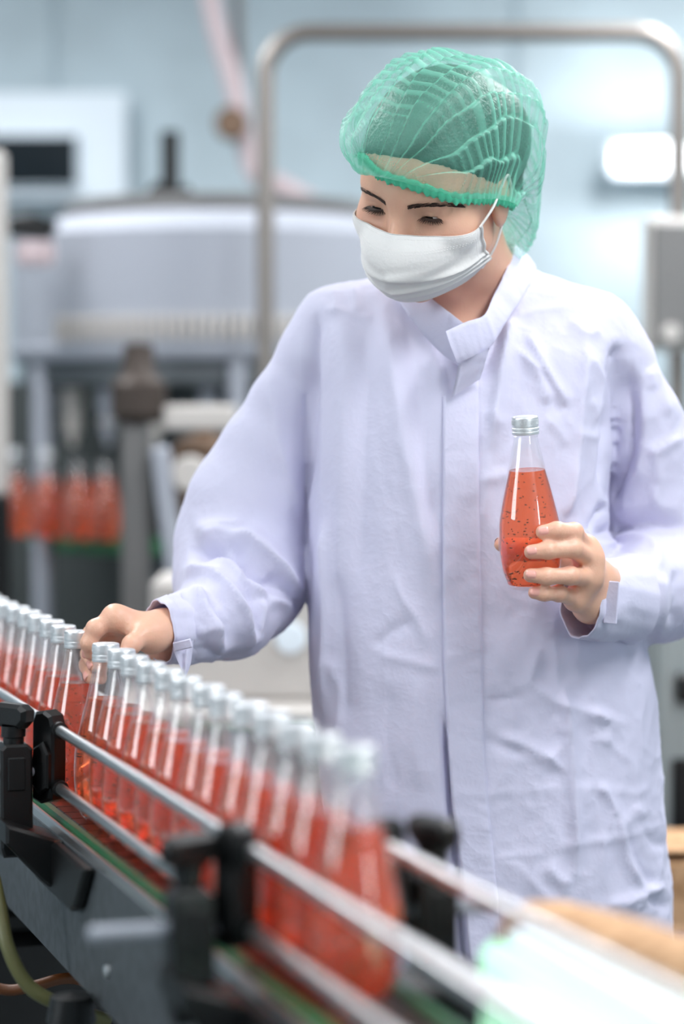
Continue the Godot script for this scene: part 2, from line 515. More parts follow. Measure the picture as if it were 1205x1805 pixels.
func room():
	var lo := Vector3(-3.6, 0, -6.4); var hi := Vector3(3.6, 2.77, 3.2)
	var w := 0.12
	var sz := hi - lo; var mid := (lo + hi) / 2
	struct("floor", box(Vector3(sz.x + 2 * w, w, sz.z + 2 * w), 0.001), M.floor, "grey-green smooth factory floor", shift(Vector3(mid.x, -w / 2, mid.z)))
	struct("ceiling", box(Vector3(sz.x + 2 * w, w, sz.z + 2 * w), 0.001), M.ceiling, "white factory ceiling with light panels", shift(Vector3(mid.x, hi.y + w / 2, mid.z)))
	var back := struct("wall_back", box(Vector3(sz.x + 2 * w, sz.y, w), 0.001), M.wall, "pale blue-grey panelled wall behind the machines", shift(Vector3(mid.x, mid.y, lo.z - w / 2)))
	struct("wall_front", box(Vector3(sz.x + 2 * w, sz.y, w), 0.001), M.wall, "pale blue-grey wall behind the camera", shift(Vector3(mid.x, mid.y, hi.z + w / 2)))
	struct("wall_left", box(Vector3(w, sz.y, sz.z), 0.001), M.wall, "pale blue-grey wall on the far left", shift(Vector3(lo.x - w / 2, mid.y, mid.z)))
	struct("wall_right", box(Vector3(w, sz.y, sz.z), 0.001), M.wall, "pale blue-grey wall on the far right", shift(Vector3(hi.x + w / 2, mid.y, mid.z)))
	var d := 6.36
	for k in 6:                                                   # wall panels with open joints
		part("panel", box(Vector3(1.185, 2.7, 0.03), 0.004), M.wall, back, shift(Vector3(-3.0 + 1.2 * k + 0.45, 0, 0.06)))
	# the dark window in its white frame
	var a := at(-70, 178, d); var b := at(226, 345, d)
	var o := struct("window_1", box(Vector3(b.x - a.x, a.y - b.y + 0.03, 0.03), 0.004), M.white_frame, "dark window set in a broad white frame", shift((a + b) / 2 + Vector3(0, 0, 0.05)))
	var c := at(-45, 246, d); var e := at(143, 334, d)
	part("window_pane", box(Vector3(e.x - c.x, c.y - e.y, 0.02), 0.002), M.dark_glass, o, shift((c + e) / 2 - (a + b) / 2 + Vector3(0, 0, 0.03)))
	var bars := []
	for k in 2:
		bars.append([box(Vector3(e.x - c.x + 0.016, 0.008, 0.04), 0.003), shift(Vector3((c.x + e.x - a.x - b.x) / 2, (c.y if k == 0 else e.y) - (a.y + b.y) / 2, 0.02))])
		bars.append([box(Vector3(0.008, c.y - e.y + 0.016, 0.04), 0.003), shift(Vector3((c.x if k == 0 else e.x) - (a.x + b.x) / 2, (c.y + e.y - a.y - b.y) / 2, 0.02))])
	part("window_frame", join(bars), M.white_frame, o)

# ------------------------------------------------------------------ machines behind the worker
func pole(a: Vector3, b: Vector3, r: float, seg := 20) -> ArrayMesh:
	var k := minf(r * 0.25, 0.006)
	var d := (b - a).normalized()
	return tube(PackedVector3Array([a, a + d * 0.001, a + d * k, b - d * k, b - d * 0.001, b]), PackedFloat32Array([r - k, r - k * 0.9, r, r, r - k * 0.9, r - k]), seg)

func standing(called: String, label: String, category: String, px: float, d: float, group := "") -> Node3D:
	var p := at(px, 900, d)
	return thing(called, label, category, Vector3(p.x, 0, p.z), group)

func background():
	var rel := Transform3D()
	# --- the pipe arch over the machine
	var d := 4.6
	var foot := at(468, 726, d)
	var t := thing("pipe_arch", "tall bent stainless pipe frame arching behind the worker's head", "pipe frame", Vector3(foot.x, 0, foot.z))
	var top := at(470, 57, d).y
	var l := 0.0; var r := at(1193, 726, d).x - foot.x
	var bend := 0.085
	var path := PackedVector3Array([Vector3(l, 0.0, 0)])
	for k in 9:
		var g := PI - k * PI / 16
		path.append(Vector3(l + bend + cos(g) * bend, top - bend + sin(g) * bend, 0))
	for k in 9:
		var g := PI / 2 - k * PI / 16
		path.append(Vector3(r - bend + cos(g) * bend, top - bend + sin(g) * bend, 0))
	path.append(Vector3(r, 0.0, 0))
	part("pipe", tube(path, 0.0175, 24), M.steel, t)
	for s in [l, r]:
		part("foot_plate", lathe(PackedVector2Array([Vector2(0, 0), Vector2(0.055, 0), Vector2(0.055, 0.008), Vector2(0.022, 0.012), Vector2(0.02, 0.03)]), 24), M.steel, t, shift(Vector3(s, 0, 0)))
	# --- the round filling machine
	d = 5.2
	var c := at(385, 726, d)
	var px := d / FOCAL
	var R := 362.0 * px
	var h := func(py: float) -> float: return at(385, py, d - R * 0.8).y
	t = thing("filling_machine", "large round stainless filling machine with a drum above dark columns", "machine", Vector3(c.x, 0, c.z))
	var y0: float = h.call(636); var y1: float = h.call(380)
	part("drum", lathe(PackedVector2Array([Vector2(0, y0), Vector2(R - 0.01, y0), Vector2(R, y0 + 0.012), Vector2(R, y0 + 0.03), Vector2(R - 0.004, y0 + 0.034), Vector2(R - 0.004, y1 - 0.03), Vector2(R - 0.03, y1 - 0.006), Vector2(R - 0.05, y1), Vector2(R * 0.78, y1 + 0.015), Vector2(0, y1 + 0.018)]), 72), M.brushed_steel, t)
	part("drum_top", lathe(PackedVector2Array([Vector2(0, y1 + 0.016), Vector2(R * 0.74, y1 + 0.016), Vector2(R * 0.75, y1 + 0.03), Vector2(R * 0.75, y1 + 0.042), Vector2(R * 0.72, y1 + 0.05), Vector2(0, y1 + 0.052)]), 64), M.grey_metal, t)
	# a band of vertical ribs low on the drum
	var ribs := []
	for k in 40:
		var g := deg_to_rad(-44 + k * 2.6)
		ribs.append([box(Vector3(0.012, 0.05, 0.012), 0.003), Transform3D(Basis(Vector3.UP, g), Vector3(sin(g) * R, y0 + 0.065, cos(g) * R))])
	part("rib_band", join(ribs), M.pale_plastic, t).set_meta("kind", "stuff")
	part("lower_ring", lathe(PackedVector2Array([Vector2(R * 0.5, y0 - 0.05), Vector2(R * 0.93, y0 - 0.05), Vector2(R * 0.95, y0 - 0.045), Vector2(R * 0.95, y0 + 0.004)]), 64), M.dull_steel, t)
	part("core_column", lathe(PackedVector2Array([Vector2(R * 0.42, 0.5), Vector2(R * 0.42, y0 - 0.02)]), 48), M.dull_steel, t)
	part("machine_base", lathe(PackedVector2Array([Vector2(R * 0.98, 0.0), Vector2(R, 0.02), Vector2(R, 0.52), Vector2(R * 0.98, 0.54), Vector2(0, 0.55)]), 64), M.dull_steel, t)
	part("rear_shade_panel", box(Vector3(R * 2.5, y0 - 0.56, 0.02), 0.004), M.shade_grey, t, shift(Vector3(-R * 0.05, (y0 + 0.5) / 2, -R * 1.05)))  # added panel; its dark colour stands in for shade below the drum
	for k in 9:                                                  # filling valves hanging in a ring below the drum
		var g := deg_to_rad(-70 + k * 17.5)
		var q := Vector3(sin(g) * R * 0.82, y0 - 0.05, cos(g) * R * 0.82)
		var va := part("filling_valve", lathe(PackedVector2Array([Vector2(0, -0.122), Vector2(0.007, -0.122), Vector2(0.009, -0.1), Vector2(0.016, -0.095), Vector2(0.016, -0.05), Vector2(0.022, -0.045), Vector2(0.022, 0)]), 16), M.pale_plastic if k % 2 else M.brushed_steel, t, shift(q))
		part("nozzle_ring", lathe(PackedVector2Array([Vector2(0.018, -0.075), Vector2(0.021, -0.072), Vector2(0.018, -0.068)]), 16), M.pale_plastic, va)
	part("star_wheel", lathe(PackedVector2Array([Vector2(0, 1.062), Vector2(R * 0.9, 1.062), Vector2(R * 0.92, 1.067), Vector2(R * 0.92, 1.085), Vector2(R * 0.9, 1.09), Vector2(0, 1.09)]), 64), M.green_plastic, t)
	# the valve stub on the drum
	var q := at(300, 330, d - 0.05) - t.position
	var stub := part("vent_pipe", lathe(PackedVector2Array([Vector2(0.02, 0), Vector2(0.02, 0.16), Vector2(0.014, 0.163), Vector2(0.0, 0.163)]), 20), M.dark_metal, t, shift(Vector3(q.x, y1 + 0.04, q.z)))
	part("hand_wheel", tube(curve([Vector3(-0.04, 0.03, 0), Vector3(-0.02, 0.045, 0.01), Vector3(0.02, 0.03, 0.01), Vector3(0.035, 0.04, 0)], 4), 0.012, 10), M.dark_metal, stub)
	# the clamp on the left of the drum
	q = at(62, 400, d - R) - t.position
	var cl := part("clamp_block", prism(PackedVector2Array([Vector2(-0.05, -0.02), Vector2(0.03, -0.025), Vector2(0.045, 0.01), Vector2(0.0, 0.025), Vector2(-0.05, 0.02)]), 0.05, 0.004), M.black_plastic, t, shift(q))
	part("clamp_pad", lathe(PackedVector2Array([Vector2(0, -0.075), Vector2(0.035, -0.075), Vector2(0.04, -0.06), Vector2(0.038, -0.03), Vector2(0, -0.03)]), 20), M.pink_tube, cl)
	for k in 3:                                                  # columns that carry the drum
		var g := deg_to_rad([-58, 8, 62][k])
		part("support_column", pole(Vector3(sin(g) * R * 0.94, 0.5, cos(g) * R * 0.94), Vector3(sin(g) * R * 0.94, y0, cos(g) * R * 0.94), 0.02), M.brushed_steel, t)
	# --- bottles being filled, standing on the star wheel
	var names := ["leftmost", "second from the left", "third from the left", "fourth from the left"]
	var spots := [28, 82, 136, 184]
	for k in 4:
		var bp := at(spots[k], 900, d - R * [0.4, 0.62, 0.74, 0.8][k])
		var bo := thing("filling_bottle", "blurred glass bottle of red juice under the filling drum, %s of four" % names[k], "bottle", Vector3(bp.x, 1.0905, bp.z), "bottles under the filling machine")
		make_bottle(bo, k < 2, false)
	# --- slanted chute, brown block and grey post right of the drum columns
	t = standing("guide_post", "grey machine post with a slanted steel chute beside the worker's sleeve", "machine post", 240, 4.35)
	part("post", box(Vector3(0.05, 1.33, 0.06), 0.006), M.grey_metal, t, shift(Vector3(0, 0.665, 0)))
	part("crossbar", box(Vector3(0.13, 0.045, 0.05), 0.006), M.pale_plastic, t, shift(Vector3(0.115, 1.34, 0)))
	part("sensor_head", lathe(PackedVector2Array([Vector2(0, 1.33), Vector2(0.034, 1.33), Vector2(0.05, 1.345), Vector2(0.05, 1.40), Vector2(0.03, 1.42), Vector2(0.026, 1.47), Vector2(0.0, 1.475)]), 24), M.brown_cast, t, shift(Vector3(0.005, 0, 0.0)))
	part("chute", box(Vector3(0.032, 0.24, 0.05), 0.006), M.brushed_steel, t, Transform3D(Basis(Vector3.BACK, 0.12), Vector3(0.062, 1.17, 0.06)))
	part("roller", lathe(PackedVector2Array([Vector2(0, -0.03), Vector2(0.028, -0.03), Vector2(0.032, -0.025), Vector2(0.032, 0.025), Vector2(0.028, 0.03), Vector2(0, 0.03)]), 24), M.pale_plastic, t, Transform3D(Basis(Vector3.RIGHT, PI / 2), Vector3(0.1, 1.24, 0.05)))
	t = standing("brown_motor", "brown gear motor block half hidden by the worker's sleeve", "motor", 360, 4.5)
	part("pedestal", box(Vector3(0.07, 1.12, 0.08), 0.006), M.dark_metal, t, shift(Vector3(0, 0.56, 0)))
	part("motor_body", lathe(PackedVector2Array([Vector2(0, 1.12), Vector2(0.055, 1.12), Vector2(0.06, 1.126), Vector2(0.06, 1.28), Vector2(0.045, 1.3), Vector2(0.02, 1.305), Vector2(0.02, 1.36), Vector2(0, 1.36)]), 24), M.brown_metal, t)
	# --- a tall post on the left edge of the picture
	t = standing("edge_post", "pale upright machine post at the left edge of the picture", "machine post", 2, 4.4)
	part("lower_post", box(Vector3(0.05, 1.2, 0.05), 0.006), M.dark_metal, t, shift(Vector3(-0.01, 0.6, 0)))
	part("upper_post", box(Vector3(0.03, 0.62, 0.04), 0.006), M.pale_plastic, t, shift(Vector3(-0.002, 1.51, 0)))
	# --- hoses above the machine
	var hose := thing("pink_hose", "pale pink slanted hose hanging behind the filling machine drum", "hose", at(385, 0, 5.75))
	var p0 := hose.position
	part("tube", tube(curve([at(345, -250, 5.75) - p0, at(372, 0, 5.75) - p0, at(412, 150, 5.75) - p0, at(448, 300, 5.75) - p0, at(500, 330, 5.75) - p0, at(575, 375, 5.75) - p0], 8), 0.024, 14), M.pink_tube, hose)
	part("wire", tube(curve([at(418, -250, 5.8) - p0, at(418, 0, 5.8) - p0, at(424, 180, 5.8) - p0], 6), 0.014, 10), M.grey_metal, hose)
	part("coupling", lathe(PackedVector2Array([Vector2(0, -0.02), Vector2(0.034, -0.02), Vector2(0.04, -0.012), Vector2(0.04, 0.012), Vector2(0.034, 0.02), Vector2(0, 0.02)]), 24), M.brown_metal, hose, Transform3D(Basis(Vector3.RIGHT, PI / 2), at(408, 218, 5.70) - p0))
	# --- control box on the right leg of the arch
	var cb := at(1185, 500, 4.5)
	t = thing("control_box", "grey metal control box mounted on the right leg of the pipe arch", "control box", Vector3(cb.x, at(1185, 618, 4.5).y, cb.z))
	part("case", box(Vector3(0.105, 0.245, 0.08), 0.006), M.pale_plastic, t, shift(Vector3(0, 0.1225, 0)))
	part("cover", box(Vector3(0.085, 0.22, 0.012), 0.004), M.grey_metal, t, shift(Vector3(0, 0.1225, 0.045)))
	part("round_dial", lathe(PackedVector2Array([Vector2(0, 0), Vector2(0.016, 0), Vector2(0.018, 0.004), Vector2(0.016, 0.01), Vector2(0, 0.011)]), 20), M.pale_plastic, t, Transform3D(Basis(Vector3.RIGHT, PI / 2), Vector3(-0.01, 0.03, 0.05)))
	# --- added lamps standing in for a lamp reflected in the back wall
	for k in 2:
		var lp := at([1133, 1232][k], 278, 6.2)
		var la := thing("reflection_lamp", ["bright rounded lamp added in place of a reflection, seen through the pipe arch", "bright lamp added in place of a reflection, cut by the right edge of the picture"][k], "wall lamp", lp, "reflection lamps")
		part("lamp_base", box(Vector3(0.17, 0.09, 0.05), 0.01), M.white_frame, la, shift(Vector3(0, 0, -0.06)))
		part("lamp_glass", tube(PackedVector3Array([Vector3(-0.078, 0, 0), Vector3(-0.075, 0, 0), Vector3(-0.06, 0, 0), Vector3(0.06, 0, 0), Vector3(0.072, 0, 0), Vector3(0.075, 0, 0)]), PackedFloat32Array([0.004, 0.02, 0.034, 0.04, 0.03, 0.004]), 20), M.lamp_glow, la)
		var ol := OmniLight3D.new(); ol.name = "bulb_light"; ol.light_energy = 0.12; ol.light_size = 0.04; ol.omni_range = 14.0; ol.omni_attenuation = 2.0; ol.shadow_enabled = true
		ol.position = Vector3(0, 0, 0.0)
		la.add_child(ol)
	# --- low machine table between the sleeve and the coat
	t = standing("side_table", "low pale machine table seen between the sleeve and the coat", "machine table", 470, 4.0)
	part("table_top", box(Vector3(0.5, 0.03, 0.35), 0.006), M.pale_plastic, t, shift(Vector3(0, 0.86, 0)))
	part("edge_strip", box(Vector3(0.5, 0.008, 0.01), 0.002), M.green_plastic, t, shift(Vector3(0, 0.85, 0.182)))
	for sx in [-1, 1]:
		for sz in [-1, 1]:
			part("leg", box(Vector3(0.035, 0.845, 0.035), 0.004), M.grey_metal, t, shift(Vector3(sx * 0.21, 0.4225, sz * 0.14)))
	part("cabinet", box(Vector3(0.42, 0.2, 0.2), 0.008), M.pale_plastic, t, shift(Vector3(0.02, 0.975, -0.06)))
	part("round_gauge", lathe(PackedVector2Array([Vector2(0, 0), Vector2(0.024, 0), Vector2(0.027, 0.006), Vector2(0.024, 0.014), Vector2(0, 0.015)]), 24), M.white_frame, t, Transform3D(Basis(Vector3.RIGHT, PI / 2), Vector3(0.04, 0.98, 0.04)))
	# --- right edge: machine cabinet, tan carton, blue crate
	t = standing("machine_cabinet", "grey machine cabinet with a dark door behind the coat's right side", "cabinet", 1230, 4.1)
	part("body", box(Vector3(0.34, 1.05, 0.4), 0.008), M.pale_cabinet, t, shift(Vector3(0.08, 0.525, 0)))
	part("door", box(Vector3(0.3, 0.34, 0.015), 0.004), M.dark_metal, t, shift(Vector3(0.08, 0.62, 0.205)))
	part("latch", box(Vector3(0.05, 0.05, 0.03), 0.006), M.black_plastic, t, shift(Vector3(-0.04, 0.905, 0.21)))
	part("lower_panel", box(Vector3(0.3, 0.32, 0.012), 0.004), M.dull_steel, t, shift(Vector3(0.08, 0.24, 0.205)))
	t = standing("blue_crate", "deep blue plastic crate standing under a carton at right", "crate", 1245, 3.5)
	part("crate_body", box(Vector3(0.3, 0.62, 0.3), 0.012), M.blue_plastic, t, shift(Vector3(0.03, 0.31, 0)))
	part("crate_rim", box(Vector3(0.32, 0.03, 0.32), 0.008), M.blue_plastic, t, shift(Vector3(0.03, 0.60, 0)))
	t = standing("tan_carton", "tan cardboard carton resting on the blue crate", "carton", 1245, 3.5)
	t.position.y = 0.62
	part("carton_body", box(Vector3(0.28, 0.1, 0.28), 0.004), M.kraft, t, shift(Vector3(0.03, 0.05, 0)))
	part("flap", box(Vector3(0.27, 0.006, 0.135), 0.002), M.kraft, t, Transform3D(Basis(Vector3.RIGHT, -0.12), Vector3(0.03, 0.106, 0.07)))

# ------------------------------------------------------------------ bottle
var bottle_meshes := {}

func bottle_radius(y: float) -> float:                            # outside, millimetres to metres
	var pr := [Vector2(0, 21.5), Vector2(2.2, 24.6), Vector2(8, 27.2), Vector2(14, 29.5), Vector2(28.6, 32.3), Vector2(42, 33.3), Vector2(53, 33.5), Vector2(62, 33.2), Vector2(70.5, 32.7), Vector2(86, 29.7), Vector2(105, 25.5), Vector2(126, 20.2), Vector2(143, 16.4), Vector2(156, 13.4), Vector2(162, 12.4), Vector2(183, 12.2)]
	var h := y * 1000.0
	for i in pr.size() - 1:
		if h <= pr[i + 1].x:
			var p0: Vector2 = pr[maxi(i - 1, 0)]; var p3: Vector2 = pr[mini(i + 2, pr.size() - 1)]
			return cubic_interpolate_in_time(pr[i].y, pr[i + 1].y, p0.y, p3.y, (h - pr[i].x) / (pr[i + 1].x - pr[i].x), pr[i + 1].x - pr[i].x, p0.x - pr[i].x, p3.x - pr[i].x) / 1000.0
	return 0.0122

func bottle_parts():
	var glass := PackedVector2Array([Vector2(0.0, 0.0035), Vector2(0.012, 0.0028), Vector2(0.018, 0.0008), Vector2(0.0205, 0.0)])
	for k in 34:
		glass.append(Vector2(bottle_radius(k * 0.0049 + 0.001), k * 0.0049 + 0.001))
	var inside := PackedVector2Array()
	for k in 9:
		var y := 0.127 + k * 0.0044
		inside.append(Vector2(bottle_radius(y) - 0.0022, y))
	bottle_meshes.glass = join([[lathe(glass, 48), Transform3D()], [lathe(inside, 48), Transform3D()]])
	var level := 0.126
	var juice := PackedVector2Array([Vector2(0.0, 0.0052), Vector2(0.017, 0.0046), Vector2(0.0205, 0.0042)])
	for k in 26:
		var y := 0.0052 + k * (level - 0.0052) / 25.0
		juice.append(Vector2(bottle_radius(y) - 0.0013, y))
	juice.append(Vector2(bottle_radius(level) - 0.0035, level - 0.0006))
	juice.append(Vector2(0, level - 0.0006))
	bottle_meshes.juice = lathe(juice, 48)
	# screw cap: knurled skirt, two beads, a tamper ring
	var cap := PackedVector2Array([Vector2(0.0127, 0.1638), Vector2(0.0141, 0.1638), Vector2(0.0144, 0.1646), Vector2(0.0144, 0.1668), Vector2(0.0140, 0.1672), Vector2(0.0140, 0.1680), Vector2(0.0144, 0.1684), Vector2(0.0144, 0.1706), Vector2(0.0138, 0.1712), Vector2(0.0138, 0.1722), Vector2(0.0141, 0.1728), Vector2(0.0141, 0.1806), Vector2(0.0138, 0.1818), Vector2(0.0130, 0.1826), Vector2(0.0118, 0.1829), Vector2(0.0, 0.1831)])
	bottle_meshes.cap = lathe(cap, 48)
	var ribs := []
	for k in 84:
		var g := TAU * k / 84
		ribs.append([box(Vector3(0.0005, 0.0050, 0.0004), 0.00015), Transform3D(Basis(Vector3.UP, g), Vector3(sin(g) * 0.01408, 0.1770, cos(g) * 0.01408))])
	bottle_meshes.knurl = join(ribs)
	bottle_meshes.thread = lathe(PackedVector2Array([Vector2(0.0125, 0.1605), Vector2(0.0136, 0.1612), Vector2(0.0136, 0.1626), Vector2(0.0125, 0.1634)]), 40)
	rng.seed = 77
	var v := PackedVector3Array(); var ix := PackedInt32Array()
	for k in 280:
		var y := 0.006 + (level - 0.010) * pow(rng.randf(), 1.25)
		var r := (bottle_radius(y) - 0.0028) * sqrt(rng.randf_range(0.75, 1.0))
		var g := rng.randf() * TAU
		var c := Vector3(cos(g) * r, y, sin(g) * r)
		var b := Basis(Vector3(rng.randf() - 0.5, rng.randf() - 0.5, rng.randf() - 0.5).normalized(), rng.randf() * TAU)
		var n := v.size()
		for e in [Vector3(0, 0.0013, 0), Vector3(0, -0.0013, 0), Vector3(0.0009, 0, 0), Vector3(-0.0009, 0, 0), Vector3(0, 0, 0.0009), Vector3(0, 0, -0.0009)]:
			v.append(c + b * e)
		for tr in [[0, 2, 4], [0, 4, 3], [0, 3, 5], [0, 5, 2], [1, 4, 2], [1, 3, 4], [1, 5, 3], [1, 2, 5]]:
			ix.append_array([n + tr[0], n + tr[2], n + tr[1]])
	bottle_meshes.seeds = shape(v, ix)

func make_bottle(o: Node3D, capped := true, seeds := true):
	if bottle_meshes.is_empty(): bottle_parts()
	var g := part("glass", bottle_meshes.glass, M.clear_glass, o)
	part("neck_ring", bottle_meshes.thread, M.clear_glass, g)
	var j := part("juice", bottle_meshes.juice, M.juice, o)
	if seeds:
		part("basil_seeds", bottle_meshes.seeds, M.seed, j).set_meta("kind", "stuff")
	if capped:
		var c := part("screw_cap", bottle_meshes.cap, M.cap_metal, o)
		part("knurl", bottle_meshes.knurl, M.cap_metal, c)

# the conveyor runs along "ALONG" (towards the camera, slightly to the right); "OUT" points across it, to the camera's left
const ALONG := Vector3(0.311, 0, 0.951)
const OUT := Vector3(-0.951, 0, 0.311)
const ZERO_AT := Vector3(-0.290, 0.929, -2.63)      # on the belt, under the bottle beside the reaching hand

func belt(t: float, o := 0.0, h := 0.0) -> Vector3:
	return ZERO_AT + ALONG * t + OUT * o + Vector3(0, h, 0)

func belt_basis() -> Basis:                          # x along the belt, y up, z = ALONG x UP, which is OUT
	return Basis(ALONG, Vector3.UP, ALONG.cross(Vector3.UP))

func bottles():
	var words := ["first", "second", "third", "fourth", "fifth", "sixth", "seventh", "eighth", "ninth", "tenth", "eleventh", "twelfth", "thirteenth", "fourteenth", "fifteenth", "sixteenth", "seventeenth"]
	rng.seed = 5
	var first: Node3D = null
	var list := []
	for k in 13:                                     # from the hand towards the camera; the near end has a gap after the last
		list.append([0.150 + k * 0.0674, words[k] + " before the reaching hand" if k < 12 else "nearest and last of the row"])
	for k in 15:                                     # from beside the hand into the distance
		list.append([-k * 0.0685, words[k] + " behind the reaching hand"])
	for e in list:
		var o: Node3D
		var wobble := rng.randf_range(-0.002, 0.002)
		if first == null:
			first = thing("juice_bottle", "", "bottle", Vector3.ZERO, "juice bottles on the conveyor")
			make_bottle(first)
			o = first
		else:
			o = first.duplicate()
			o.name = numbered("juice_bottle")
			add_child(o)
		o.position = belt(e[0], wobble, 0.0)
		o.rotation.y = rng.randf() * TAU
		o.set_meta("label", "red juice bottle with silver cap on the conveyor, " + e[1])
	var held := thing("held_bottle", "red juice bottle with dark seeds, held up in the worker's hand", "bottle", at(937, 1035.5, 2.560))
	held.basis = Basis(Vector3.BACK, 0.052) * Basis(Vector3.RIGHT, 0.10) * Basis(Vector3.UP, 2.0)
	make_bottle(held)

# ------------------------------------------------------------------ conveyor
func conveyor():
	var B := belt_basis()
	var from := -1.25; var to := 1.95
	var mid := (from + to) / 2; var len := to - from
	var t := thing("conveyor", "long bottling conveyor with grey steel side panels and green belt strips", "conveyor", Vector3(belt(mid).x, 0, belt(mid).z))
	var rel := func(a: float, o: float, h: float) -> Transform3D: return Transform3D(B, belt(a, o, h) - t.position)
	# belt of flat links
	var n := 0
	var link := box(Vector3(0.0375, 0.004, 0.070), 0.0012)
	var chain := []
	var count := int(len / 0.0385)
	for k in count:
		part("belt_link", link, M.chain, t, rel.call(from + 0.0385 * (k + 0.5), 0, -0.002))
	for s in [1.0, -1.0]:
		part("green_strip", box(Vector3(len, 0.010, 0.011), 0.002), M.green_plastic, t, rel.call(mid, s * 0.0415, -0.003))
		part("steel_edge", box(Vector3(len, 0.012, 0.006), 0.0018), M.chrome, t, rel.call(mid, s * 0.0505, -0.008))
		part("side_panel", box(Vector3(len, 0.130, 0.004), 0.001), M.dull_steel, t, rel.call(mid, s * 0.0525, -0.077))
		for k in 5:
			part("bolt", lathe(PackedVector2Array([Vector2(0, 0), Vector2(0.007, 0), Vector2(0.007, 0.003), Vector2(0.005, 0.0045), Vector2(0, 0.0045)]), 6), M.chrome, t, Transform3D(Basis(B.x, B.z * s, -B.y * s), belt(from + 0.45 + k * 0.6, s * 0.0545, -0.1) - t.position))
	part("bed", box(Vector3(len, 0.02, 0.095), 0.002), M.dark_metal, t, rel.call(mid, 0, -0.02))
	for a in [from + 0.3, to - 0.3]:
		for s in [1.0, -1.0]:
			part("leg", box(Vector3(0.04, BELT - 0.13, 0.012), 0.003), M.dull_steel, t, rel.call(a, s * 0.044, -0.13 - (BELT - 0.13) / 2))
	# guide rails (rest in the clamps of the brackets)
	var rails := [["near upper", 0.05, 0.095], ["near lower", 0.05, 0.035], ["far upper", -0.05, 0.0955], ["far lower", -0.05, 0.035]]
	for r in rails:
		var g := thing("guide_rail", "polished steel guide rail, %s of the four beside the bottles" % r[0], "rail", belt(mid, r[1], r[2]), "guide rails")
		part("rod", pole(ALONG * -len / 2, ALONG * len / 2, 0.0056, 20), M.chrome, g)
	bracket(0.134, 1.0, "sharp black plastic rail bracket at the left, below the reaching hand", 0.006, 0.5, 0.115)
	bracket(0.851, 1.0, "blurred black plastic rail bracket in the near foreground", 0.021, 2.0, 0.115)
	bracket(0.87, -1.0, "black plastic rail bracket on the far side, before the coat", 0.015, 0.3, 0.09)
	bracket(-0.60, 1.0, "black plastic rail bracket far down the line", 0.006, 0.5, 0.115)
	# lit inspection box at the near end, behind the far rail
	var lb := thing("inspection_light", "glowing greenish white inspection light box beside the near conveyor end", "light box", belt(1.345, -0.075, -0.12))
	var e := Transform3D(B, Vector3.ZERO)
	part("housing", box(Vector3(0.63, 0.18, 0.02), 0.004), M.white_frame, lb, Transform3D(B, B.z * -0.022 + Vector3(0, 0.09, 0)))
	part("diffuser", box(Vector3(0.62, 0.17, 0.02), 0.008), M.inspection_glow, lb, Transform3D(B, Vector3(0, 0.09, 0)))
	var al := AreaLight3D.new(); al.name = "panel_light"
	al.area_size = Vector2(0.5, 0.16); al.area_normalize_energy = true; al.light_energy = 0.12; al.light_color = Color(0.86, 1.0, 0.94); al.shadow_enabled = true; al.area_range = 8.0
	al.basis = Basis(-B.x, B.y, -B.z)
	al.position = B.z * 0.014 + Vector3(0, 0.09, 0)
	lb.add_child(al)
	# kraft board curving along the far side
	var kb := thing("kraft_board", "curved strip of brown kraft board lying behind the light box", "cardboard", belt(0.9, -0.13, 0.0))
	var f := func(r: int, c: int) -> Vector3:
		var u := r / 29.0
		var a := u * 0.5
		var hh := 0.022 + 0.034 * smoothstep(0.0, 0.7, u) + 0.004 * sin(u * 9.0)
		var ring := [[0.0, 0.0], [0.012, 0.02], [0.03, 0.028], [0.06, 0.026], [0.075, 0.01], [0.06, 0.0], [0.03, -0.004], [0.008, -0.006]]
		return ALONG * a - OUT * (ring[c][0] * (1.0 - 0.25 * u)) + Vector3(0, hh + ring[c][1], 0)
	part("sheet", grid(30, 8, f, true), M.kraft, kb)
	part("support_block", box(Vector3(0.4, 0.92, 0.04), 0.004), M.dull_steel, kb, Transform3D(B, ALONG * 0.22 - OUT * 0.04 + Vector3(0, -0.44, 0)))
	# things under the conveyor
	var hp := at(20, 1700, 2.3)
	var ho := thing("green_hose", "olive green hose hanging in a loop under the conveyor", "hose", hp)
	part("tube", tube(curve([at(-30, 1470, 2.42) - hp, at(-2, 1590, 2.4) - hp, at(14, 1670, 2.38) - hp, at(48, 1735, 2.37) - hp, at(100, 1768, 2.37) - hp, at(190, 1800, 2.4) - hp], 8), 0.0072, 12), M.hose, ho)
	var cp := at(20, 1740, 2.45)
	var co := thing("orange_cable", "orange cable bundle behind the green hose", "cable", cp)
	part("wire", tube(curve([at(-60, 1725, 2.5) - cp, at(10, 1745, 2.5) - cp, at(60, 1738, 2.5) - cp, at(130, 1725, 2.52) - cp, at(220, 1760, 2.55) - cp], 8), 0.006, 10), M.orange_cable, co)
	var rp := at(126, 1792, 2.28)
	var ro := thing("red_valve", "small red valve knob with black cap under the conveyor", "valve", rp - Vector3(0, 0.07, 0))
	part("knob", lathe(PackedVector2Array([Vector2(0, 0), Vector2(0.02, 0), Vector2(0.022, 0.004), Vector2(0.022, 0.055), Vector2(0.018, 0.06), Vector2(0, 0.06)]), 20), M.red_plastic, ro)
	part("stem", pole(Vector3(0, -0.5, 0), Vector3(0, 0.0, 0), 0.012), M.dark_metal, ro)
	part("cap", lathe(PackedVector2Array([Vector2(0, 0.06), Vector2(0.02, 0.06), Vector2(0.024, 0.066), Vector2(0.02, 0.09), Vector2(0, 0.094)]), 20), M.black_plastic, ro)
	var tk := at(60, 1700, 3.14)
